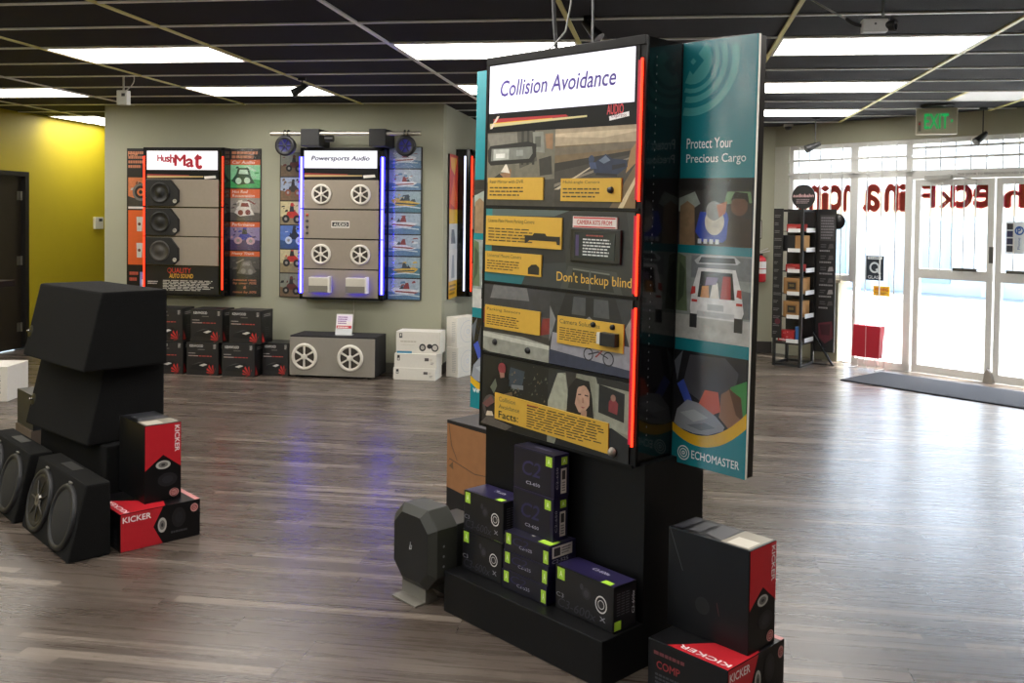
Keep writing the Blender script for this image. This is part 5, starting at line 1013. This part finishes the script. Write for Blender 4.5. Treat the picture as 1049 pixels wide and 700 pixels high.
# --- tower bar with two pods above it
t = thing('tower_bar', 'silver tube with two black clamp brackets mounted above the blue lit display', 'bar', (-3.09, 8.60, 2.345), 0)
k = MB(); k.cyl((-0.75, 0, 0), (0.755, 0, 0), 0.022, M('#c9c4b6', 0.25, 0.7)); k.build('tube', t)
for x, ww in ((-0.34, 0.19), (0.335, 0.17)):
    k = MB(); k.box(x - ww / 2, x + ww / 2, -0.035, 0.26, -0.125, 0.045, M('#1a1a1b', 0.6), 0.012); k.build('clamp_bracket', t)
k = MB(); k.cyl((-0.20, 0.02, -0.05), (-0.12, 0.02, -0.05), 0.03, blk, 14); k.build('motor', t)
def pod(x, label):
    t = thing('speaker_pod', label, 'speaker', (x, 8.585, 2.225), 0, 'round speaker pods on the silver tube')
    k = MB(); k.lathe((0, 0.05, 0), (0, -1, 0), [(0.0, -0.05), (0.05, -0.045), (0.085, -0.01), (0.10, 0.05), (0.10, 0.075), (0.088, 0.085), (0.075, 0.083), (0.06, 0.079)], M('#18181c', 0.45)); k.build('pod_shell', t)
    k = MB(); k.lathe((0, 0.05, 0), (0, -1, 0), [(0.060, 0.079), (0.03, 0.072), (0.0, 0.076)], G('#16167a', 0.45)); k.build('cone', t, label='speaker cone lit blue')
    k = MB()
    for i in range(3): a = i * PI / 3; k.cyl((-0.075 * math.cos(a), -0.028, -0.075 * math.sin(a)), (0.075 * math.cos(a), -0.028, 0.075 * math.sin(a)), 0.006, M('#22222e', 0.4), 6)
    k.build('guard', t)
    k = MB()
    for dx in (-0.018, 0.018): k.tube([(dx, 0.02 + 0.03 * math.cos(a), 0.12 + 0.031 * math.sin(a)) for a in [i * PI / 8 for i in range(17)]], 0.007, blk, 8)
    k.box(-0.03, 0.03, 0.0, 0.035, 0.085, 0.10, blk); k.build('clamp', t)
pod(-3.68, 'round black pod speaker with blue cone hanging at the left end of the silver tube'); pod(-2.475, 'round black pod speaker with blue cone hanging at the right end of the silver tube')
# --- display on the side wall (seen edge on)
t = thing('wall_display', 'black display seen edge on, on the wall behind the kiosk', 'wall display', (-2.18, 9.84, 0.727), R(90))
frame_box(t, 0.84, 1.53, 0.16)
k = MB()
for z0, z1, c_ in ((1.06, 1.45, '#c7472c'), (0.70, 1.04, '#a89a86'), (0.36, 0.68, '#56483c'), (0.04, 0.34, '#c7472c')): k.box(-0.36, 0.36, -0.164, -0.155, z0, z1, M(c_, 0.4))
k.build('panel', t)
k = MB(); k.cyl((-0.428, -0.10, 0.06), (-0.428, -0.10, 1.46), 0.008, G('#dfe2ff', 2.5), 10); k.build('light_tube', t, label='white light tube')
for sx in (-1, 1):
    k = MB(); k.cyl((sx * 0.41, -0.168, 0.06), (sx * 0.41, -0.168, 1.46), 0.007, rt, 10); k.build('light_tube', t, label='red light tube')
def sidep(f):
    f.rect(0, 0, 1, 1, '#c7471f'); f.poly([(0, 0.62), (1, 0.62), (1, 1), (0, 1)], '#c23a1c'); f.poly([(0.1, 0.98), (0.9, 0.98), (0.6, 0.86), (0.2, 0.9)], '#d9a12c'); f.poly([(0.1, 0.66), (0.5, 0.86), (0.9, 0.7), (0.7, 0.63)], '#e06a2a'); f.rect(0, 0.52, 1, 0.62, '#d9b02e'); f.rect(0, 0.34, 1, 0.52, '#c3c9c8'); f.poly([(0.2, 0.38), (0.8, 0.38), (0.6, 0.48), (0.3, 0.48)], '#5d6a70'); f.rect(0, 0.12, 1, 0.34, '#cfd0cc'); f.poly([(0.3, 0.14), (0.7, 0.14), (0.6, 0.3), (0.4, 0.3)], '#8d9aa0'); f.rect(0, 0, 1, 0.12, '#d9a92a'); f.lines(0.1, 0.02, 0.9, 0.10, 3, '#6d5416')
side_panel(t, -0.78, -0.42, 0.0, 1.46, -0.02, sidep, 'orange and yellow printed strip')
# ================================================================== goods along the back wall
def amp_carton(w=0.33, h=0.318, d=0.24):
    k = MB(); k.box(-w / 2, w / 2, 0, d, 0, h, M('#1a191a', 0.4), 0.003)
    f = Face(k, (-w / 2, 0, 0), (1, 0, 0), (0, 0, 1), w, h)
    f.rect(0.02, 0.02, 0.98, 0.98, '#201e1f'); f.text('KENWOOD', 0.10, 0.85, 0.42, 0.075, '#d8d4d0', bold=0.012); f.lines(0.36, 0.76, 0.60, 0.80, 1, '#77736f')
    f.lines(0.06, 0.64, 0.36, 0.69, 1, '#a09b96'); f.lines(0.06, 0.56, 0.92, 0.61, 1, '#b0433c'); f.lines(0.06, 0.56, 0.42, 0.61, 1, '#a09b96')
    f.poly([(0.10, 0.18), (0.20, 0.32), (0.70, 0.42), (0.84, 0.30), (0.60, 0.14)], '#0d0d0e'); f.poly([(0.40, 0.30), (0.56, 0.36), (0.66, 0.33), (0.52, 0.27)], '#c9c5bf'); f.poly([(0.16, 0.30), (0.40, 0.40), (0.55, 0.41), (0.42, 0.37)], '#4a4848')
    for a, l in ((200, .14), (165, .22), (140, .26), (115, .30), (92, .28), (70, .2)): f.poly([(0.86, 0.06), (0.86 + l * math.cos(R(a)) - 0.012, 0.06 + l * math.sin(R(a))), (0.86 + l * math.cos(R(a + 9)), 0.06 + l * 0.8 * math.sin(R(a + 9)))], '#c8302c')
    f.rect(0.84, 0.80, 0.94, 0.96, '#2f2d2d'); f.lines(0.85, 0.81, 0.93, 0.95, 4, '#bdb9b4')
    f = Face(k, (w / 2, 0, 0), (0, 1, 0), (0, 0, 1), d, h); f.rect(0.04, 0.03, 0.96, 0.97, '#131314'); f.lines(0.2, 0.80, 0.8, 0.90, 2, '#8d8986'); f.poly([(0.05, 0.05), (0.3, 0.05), (0.06, 0.35)], '#a82a28'); f.lines(0.3, 0.2, 0.7, 0.5, 5, '#3a3838')
    return k
AG = 'black amplifier cartons stacked against the back wall'
for i, (x, y, z, lab) in enumerate(((-4.765, 8.33, 0, 'black amplifier carton at the left of the bottom row, partly hidden by the enclosure stack'), (-4.40, 8.33, 0, 'second black amplifier carton from the left in the bottom row'), (-4.03, 8.32, 0, 'third black amplifier carton from the left in the bottom row'), (-3.715, 8.45, 0, 'rightmost black amplifier carton of the bottom row, set back'), (-4.78, 8.345, 0.3187, 'leftmost black amplifier carton of the top row'), (-4.365, 8.34, 0.3187, 'middle black amplifier carton of the top row'), (-3.965, 8.33, 0.3187, 'rightmost black amplifier carton of the top row'))):
    single(amp_carton(0.27 if i == 3 else 0.33), 'amplifier_carton', lab, 'box', (x, y, z), R((1, -1.5, 1, 0, 1.5, -1, -2)[i]), AG)
# speaker bench with two white marine speakers
t = thing('speaker_cabinet', 'long black speaker cabinet with grey front and two white speakers on the floor', 'speaker cabinet', (-3.14, 8.43, 0), 0)
k = MB(); k.box(-0.423, 0.423, 0.012, 0.36, 0.02, 0.40, M('#201f20', 0.85, vary=0.3, scale=150, bump=0.3), 0.004); k.build('enclosure', t)
k = MB(); k.box(-0.423, 0.423, 0.0, 0.014, 0.02, 0.385, M('#8d877e', 0.5), 0.003); k.build('front_panel', t)
for x in (-0.27, 0.185):
    k = MB(); o = thing('x', '', ''); bpy.data.objects.remove(o); marine(t, x, 0.20, 0.128, 0.0)
for x in (-0.36, 0.36):
    for y in (0.04, 0.32): k = MB(); k.cyl((x, y, 0), (x, y, 0.021), 0.02, blk, 12); k.build('foot', t)
t = thing('brochure_stand', 'small white and red flyer in an acrylic stand on the speaker cabinet', 'flyer', (-3.07, 8.55, 0.4005), 0)
k = MB(); k.prism([(0.0, 0.0), (0.07, 0.0), (0.07, 0.004), (0.012, 0.006), (0.045, 0.20), (0.041, 0.20)], 'x', -0.082, 0.082, M('#d8dadc', 0.15)); k.build('acrylic_stand', t)
k = MB(); f = Face(k, (-0.08, 0.0045, 0.008), (1, 0, 0), (0, 0.035, 0.19), 0.16, 0.19); f.rect(0, 0, 1, 1, '#efe6e8'); f.rect(0.05, 0.66, 0.95, 0.95, '#e8dcf0'); f.lines(0.1, 0.5, 0.7, 0.92, 4, '#8d5a9a'); f.rect(0.03, 0.28, 0.97, 0.44, '#c93a46'); f.lines(0.1, 0.30, 0.9, 0.42, 1, '#f2dfe0'); f.rect(0.05, 0.06, 0.45, 0.24, '#2a2a30'); f.lines(0.5, 0.06, 0.9, 0.22, 2, '#7d7a80'); k.build('flyer', t)
# white cartons
def white_carton(w, h, d, kind):
    k = MB(); k.box(0, w, 0, d, 0, h, M('#dedad0', 0.55), 0.003); f = Face(k, (0, 0, 0), (1, 0, 0), (0, 0, 1), w, h)
    if kind == 'big':
        f.rect(0.07, 0.70, 0.14, 0.92, '#4a4a4a'); f.rect(0.09, 0.78, 0.12, 0.88, '#dedad0'); f.lines(0.10, 0.50, 0.55, 0.58, 1, '#b3ab98'); f.lines(0.12, 0.36, 0.46, 0.40, 1, '#c9c2b2'); f.disc(0.60, 0.28, 0.075, '#2c2c2e', 0.17); f.disc(0.60, 0.28, 0.045, '#b5b1a8', 0.10); f.disc(0.76, 0.34, 0.06, '#3a3a3c', 0.11); f.disc(0.88, 0.28, 0.08, '#2c2c2e', 0.18); f.disc(0.88, 0.28, 0.055, '#c9c5bc', 0.12); f.rect(0.02, 0.0, 0.36, 0.10, '#3f86a8')
    elif kind == 'flat':
        f.rect(0.07, 0.50, 0.13, 0.88, '#2f2f30'); f.rect(0.085, 0.54, 0.115, 0.68, '#dedad0'); f.rect(0.72, 0.50, 0.82, 0.72, '#55504e'); f.rect(0.83, 0.50, 0.90, 0.68, '#cfc8ba'); f.lines(0.86, 0.24, 0.94, 0.44, 2, '#8d877c')
    else:
        f.ring(0.5, 0.5, 0.36, 0.345, '#b9bdc4'); f.ring(0.5, 0.5, 0.20, 0.19, '#c3c7cd'); f.ring(0.5, 0.5, 0.08, 0.05, '#c9ccd2')
        f = Face(k, (0, d, 0), (0, -1, 0), (0, 0, 1), d, h); f.lines(0.5, 0.15, 0.85, 0.85, 12, '#a9aaa8', fill=0.35)
    return k
WG = 'white cartons on the floor by the grey wall corner'
single(white_carton(0.41, 0.115, 0.26, 'flat'), 'white_carton', 'bottom flat white carton of the stack right of the speaker cabinet', 'box', (-2.555, 8.50, 0), 0, WG)
single(white_carton(0.41, 0.135, 0.25, 'flat'), 'white_carton', 'middle flat white carton of the stack right of the speaker cabinet', 'box', (-2.548, 8.51, 0.1153), R(0.5), WG)
single(white_carton(0.43, 0.208, 0.22, 'big'), 'white_carton', 'top white carton with pictured speakers, on the flat white cartons', 'box', (-2.538, 8.53, 0.2506), R(1), WG)
for z, nm in ((0.0, 'lower large white carton with a printed circle beside the wall corner'), (0.291, 'upper large white carton with a printed circle beside the wall corner')):
    single(white_carton(0.30, 0.29, 0.145, 'tall'), 'white_carton', nm, 'box', (-1.975 - (0.014 if z else 0), 8.72 + (0.012 if z else 0), z), R(65 if z == 0 else 59), WG)
# ================================================================== product rack by the window
RA = R(-28.9); RO = (1.168, 10.245)
def rk(x, y, z=0.0): c_, s_ = math.cos(RA), math.sin(RA); return (RO[0] + c_ * x - s_ * y, RO[1] + s_ * x + c_ * y, z)
t = thing('product_rack', 'tall black wire product rack with oval header beside the window', 'rack', (RO[0], RO[1], 0), RA)
RW, RD, RH = 0.29, 0.36, 1.69
rb = M('#141416', 0.4)
k = MB()
for x in (0, RW):
    for y in (0, RD): k.box(x - 0.014, x + 0.014, y - 0.014, y + 0.014, 0, RH, rb)
for z in (0.02, 0.25, RH - 0.02):
    for y in (0, RD): k.box(0, RW, y - 0.01, y + 0.01, z - 0.012, z + 0.012, rb)
    for x in (0, RW): k.box(x - 0.01, x + 0.01, 0, RD, z - 0.012, z + 0.012, rb)
k.build('frame', t)
shz = (0.27, 0.53, 0.78, 1.02, 1.24, 1.45)
for z in shz:
    k = MB(); k.box(0.01, RW - 0.01, 0.01, RD - 0.01, z - 0.006, z, rb); k.build('shelf', t)
    k = MB(); k.box(0.14, RW - 0.016, -0.02, -0.014, z - 0.012, z + 0.028, M('#e6e8e8', 0.3)); k.build('price_rail', t, label='white price rail')
    k = MB(); k.box(RW + 0.014, RW + 0.019, 0.08, RD - 0.03, z - 0.012, z + 0.035, M('#e6e8e8', 0.3)); k.build('price_rail', t, label='white price rail')
k = MB(); k.box(-0.005, RW + 0.005, RD - 0.02, RD - 0.012, 0.25, RH - 0.02, rb); k.build('added_back_panel', t)  # dark board added to keep window light out of the shelves
def strip(f, rnd):
    for i in range(16): f.lines(0.12, 0.03 + 0.06 * i, rnd.uniform(0.5, 0.95), 0.055 + 0.06 * i, 2, '#6f6d70', fill=0.5, rnd=rnd)
k = MB(); k.box(-0.016, 0.09, -0.032, -0.022, 0.30, RH, rb); f = Face(k, (-0.016, -0.032, 0.30), (1, 0, 0), (0, 0, 1), 0.106, RH - 0.30); strip(f, random.Random(3)); f.disc(0.6, 0.13, 0.3, '#5d1f2e'); k.build('side_strip', t)
k = MB(); k.box(RW - 0.02, RW + 0.23, RD + 0.015, RD + 0.03, 0.14, RH, rb); f = Face(k, (RW - 0.02, RD + 0.015, 0.14), (1, 0, 0), (0, 0, 1), 0.25, RH - 0.14)
f.rect(0.30, 0.78, 0.96, 0.96, '#3c3a3c'); f.lines(0.34, 0.79, 0.92, 0.95, 8, '#77757a'); rn = random.Random(5)
for i in range(6): z = 0.30 + 0.08 * i; f.lines(0.3, z, 0.9, z + 0.02, 1, '#8d8b8e'); f.lines(0.34, z + 0.03, 0.6, z + 0.06, 2, '#57555a'); f.poly([(0.66, z + 0.025), (0.92, z + 0.03), (0.88, z + 0.06), (0.72, z + 0.058)], rn.choice(['#5d5250', '#8d8a8c', '#4a4648']))
f.poly([(0.3, 0.20), (0.9, 0.22), (0.96, 0.10), (0.6, 0.06), (0.34, 0.10)], '#5a1f2a'); f.poly([(0.36, 0.19), (0.85, 0.20), (0.8, 0.12), (0.45, 0.12)], '#3a1219'); k.build('side_board', t)
k = MB(); pts = [(0.255 + 0.128 * math.cos(a), 1.815 + (0.135 if math.sin(a) > 0 else 0.125) * math.sin(a)) for a in [2 * PI * i / 36 for i in range(36)]]
k.prism(pts, 'y', 0.10, 0.112, rb); f = Face(k, (0.127, 0.10, 1.68), (1, 0, 0), (0, 0, 1), 0.256, 0.27); f.text('audiobahn', 0.06, 0.50, 0.88, 0.13, '#c9a3a3', bold=0.02); f.lines(0.2, 0.24, 0.8, 0.44, 3, '#8d7d80'); k.build('header_sign', t, label='oval black header sign')
k = MB(); k.lathe((RW + 0.23, RD + 0.05, 1.56), (0, -1, 0), [(0, 0.012), (0.085, 0.012), (0.085, 0.0), (0, 0)], rb); k.build('round_sign', t)
k = MB(); k.mesh([], [], rb); k.tube([(RW, RD, 0.36), (RW + 0.22, RD - 0.0, 0.012)], 0.013, M('#1a1c20', 0.15), 8); k.box(RW, RW + 0.24, RD - 0.012, RD + 0.012, 0, 0.016, rb); k.build('support_leg', t)
# goods on its shelves
PG = 'packages on the black rack'
def pack(x0, x1, y0, y1, h, z, c_, lab, paint=None, nm='product_box'):
    k = MB(); k.box(0, x1 - x0, 0, y1 - y0, 0, h, M(c_, 0.45), 0.002); f = Face(k, (0, 0, 0), (1, 0, 0), (0, 0, 1), x1 - x0, h)
    if paint: paint(f)
    single(k, nm, lab, 'box', rk(x0, y0, z + 0.0005), RA, PG)
def win(f): f.rect(0.18, 0.20, 0.82, 0.80, '#8a6436'); f.rect(0.26, 0.28, 0.74, 0.72, '#2a2119'); f.lines(0.34, 0.45, 0.66, 0.60, 2, '#8a7a4a')
pack(0.105, 0.27, 0.03, 0.20, 0.075, shz[5], '#a3241f', 'red package on the top shelf of the rack', lambda f: f.lines(0.1, 0.3, 0.7, 0.6, 2, '#e0a0a0'))
pack(0.02, 0.20, 0.03, 0.22, 0.165, shz[4], '#18181a', 'black package beside the tan one on the second shelf of the rack')
pack(0.205, 0.275, 0.02, 0.26, 0.165, shz[4], '#a97f4d', 'narrow tan package on the second shelf of the rack')
pack(0.10, 0.265, 0.03, 0.20, 0.075, shz[3], '#a3241f', 'red package on the third shelf of the rack', lambda f: f.lines(0.1, 0.3, 0.7, 0.6, 2, '#e0a0a0'))
pack(0.085, 0.272, 0.02, 0.30, 0.17, shz[2], '#a97f4d', 'upper brown carton with dark window on the rack', win)
pack(0.085, 0.272, 0.02, 0.30, 0.17, shz[1], '#a97f4d', 'lower brown carton with dark window on the rack', win)
pack(0.04, 0.22, -0.0, 0.12, 0.115, shz[0], '#a81f24', 'red patterned package on the bottom shelf of the rack', lambda f: ([f.poly([(x, y), (x + 0.06, y + 0.02), (x + 0.03, y + 0.12)], '#d88a8a') for x, y in [(random.uniform(0.05, 0.9), random.uniform(0.05, 0.85)) for _ in range(16)]], f.poly([(0.1, 0.1), (0.85, 0.02), (0.85, 0.14), (0.12, 0.22)], '#e3b9b9')))
pack(0.225, 0.272, 0.02, 0.10, 0.16, shz[0], '#2d5f9c', 'small blue package on the bottom shelf of the rack')
# ---------------------------------------------------------------- fire extinguisher and framed notice on the far wall
t = thing('fire_extinguisher', 'red fire extinguisher with white label hanging on the far wall', 'fire extinguisher', (1.10, 11.13, 0.84), 0)
rd = M('#c0202a', 0.3)
k = MB(); k.lathe((0, 0, 0), (0, 0, 1), [(0, 0), (0.055, 0.0), (0.062, 0.012), (0.062, 0.25), (0.05, 0.285), (0.022, 0.30), (0.020, 0.315), (0, 0.315)], rd); k.build('cylinder', t)
k = MB(); k.lathe((0, 0, 0), (0, 0, 1), [(0.0628, 0.10), (0.0628, 0.24)], M('#dcd6cf', 0.5)); k.lathe((0, 0, 0), (0, 0, 1), [(0.0633, 0.15), (0.0633, 0.16)], rd); k.build('paper_label', t, label='white paper label')
k = MB(); k.box(-0.02, 0.02, -0.02, 0.02, 0.31, 0.335, blk); k.prism([(-0.02, 0.33), (0.10, 0.36), (0.10, 0.37), (-0.02, 0.345)], 'y', -0.008, 0.008, M('#c9c6c0', 0.3, 0.5)); k.prism([(-0.02, 0.345), (0.08, 0.39), (0.08, 0.40), (-0.02, 0.36)], 'y', -0.008, 0.008, M('#c9c6c0', 0.3, 0.5)); k.build('handle', t)
k = MB(); k.tube(arc((-0.02, 0, 0.325), (-0.068, 0, 0.12), 0.02, 10, (-1, 0, 0)), 0.008, blk); k.build('hose', t)
k = MB(); k.box(-0.02, 0.02, 0.05, 0.078, 0.18, 0.36, M('#a9a59c', 0.4, 0.5)); k.build('wall_bracket', t)
t = thing('framed_notice', 'small framed white notice above the fire extinguisher', 'notice', (1.03, 11.208, 1.455), 0)
k = MB(); k.box(-0.08, 0.08, -0.02, 0, -0.11, 0.11, M('#3a3835', 0.5)); k.build('frame', t)
k = MB(); f = Face(k, (-0.07, -0.0205, -0.10), (1, 0, 0), (0, 0, 1), 0.14, 0.20); f.rect(0, 0, 1, 1, '#d9d6ca'); f.lines(0.1, 0.15, 0.9, 0.9, 8, '#8d8a82', fill=0.4); k.build('sheet', t)

# ================================================================== daylight
wd = bpy.data.worlds.new('sky'); bpy.context.scene.world = wd; wd.use_nodes = True
nt = wd.node_tree; bg = nt.nodes['Background']
sky = nt.nodes.new('ShaderNodeTexSky'); sky.sky_type = 'NISHITA'; sky.sun_disc = False
sky.sun_elevation = R(52); sky.sun_rotation = R(40); sky.air_density = 1.0; sky.dust_density = 2.5
nt.links.new(sky.outputs[0], bg.inputs[0]); bg.inputs[1].default_value = 1.3
s = bpy.data.lights.new('sun', 'SUN'); s.energy = 22.0; s.angle = R(0.6); s.color = (1.0, 0.95, 0.88)
so = bpy.data.objects.new('sun', s); C.objects.link(so)
into = (-SN * 1.0 - SD * 0.7).normalized(); dirv = Vector((into.x * math.cos(R(74)), into.y * math.cos(R(74)), -math.sin(R(74))))
so.rotation_euler = dirv.to_track_quat('-Z', 'Y').to_euler(); so.location = at_front(2, 6, 8)

# ================================================================== camera
sc = bpy.context.scene
f_px, cx, cy, pitch, roll, yaw = 948.235, 547.345, 247.085, 0.0244259, -0.0130753, -0.1419951
fw = Vector((math.sin(yaw) * math.cos(pitch), math.cos(yaw) * math.cos(pitch), -math.sin(pitch)))
r0 = Vector((math.cos(yaw), -math.sin(yaw), 0)); d0 = fw.cross(r0)
rt_ = r0 * math.cos(roll) + d0 * math.sin(roll); dn = -r0 * math.sin(roll) + d0 * math.cos(roll)
cam = bpy.data.cameras.new('camera'); co = bpy.data.objects.new('camera', cam); C.objects.link(co)
m = Matrix((rt_, -dn, -fw)).transposed().to_4x4(); m.translation = Vector((0, 0, 1.55)); co.matrix_world = m
cam.sensor_fit = 'HORIZONTAL'; cam.sensor_width = 36; cam.lens = f_px * 36 / 1049
cam.shift_x = (524.5 - cx) / 1049; cam.shift_y = (cy - 350) / 1049
cam.clip_start = 0.05; cam.clip_end = 200
sc.camera = co
vs_ = sc.view_settings; vs_.view_transform = 'Standard'; vs_.look = 'None'; vs_.gamma = 1.0; vs_.use_curve_mapping = False; vs_.exposure = 0.22
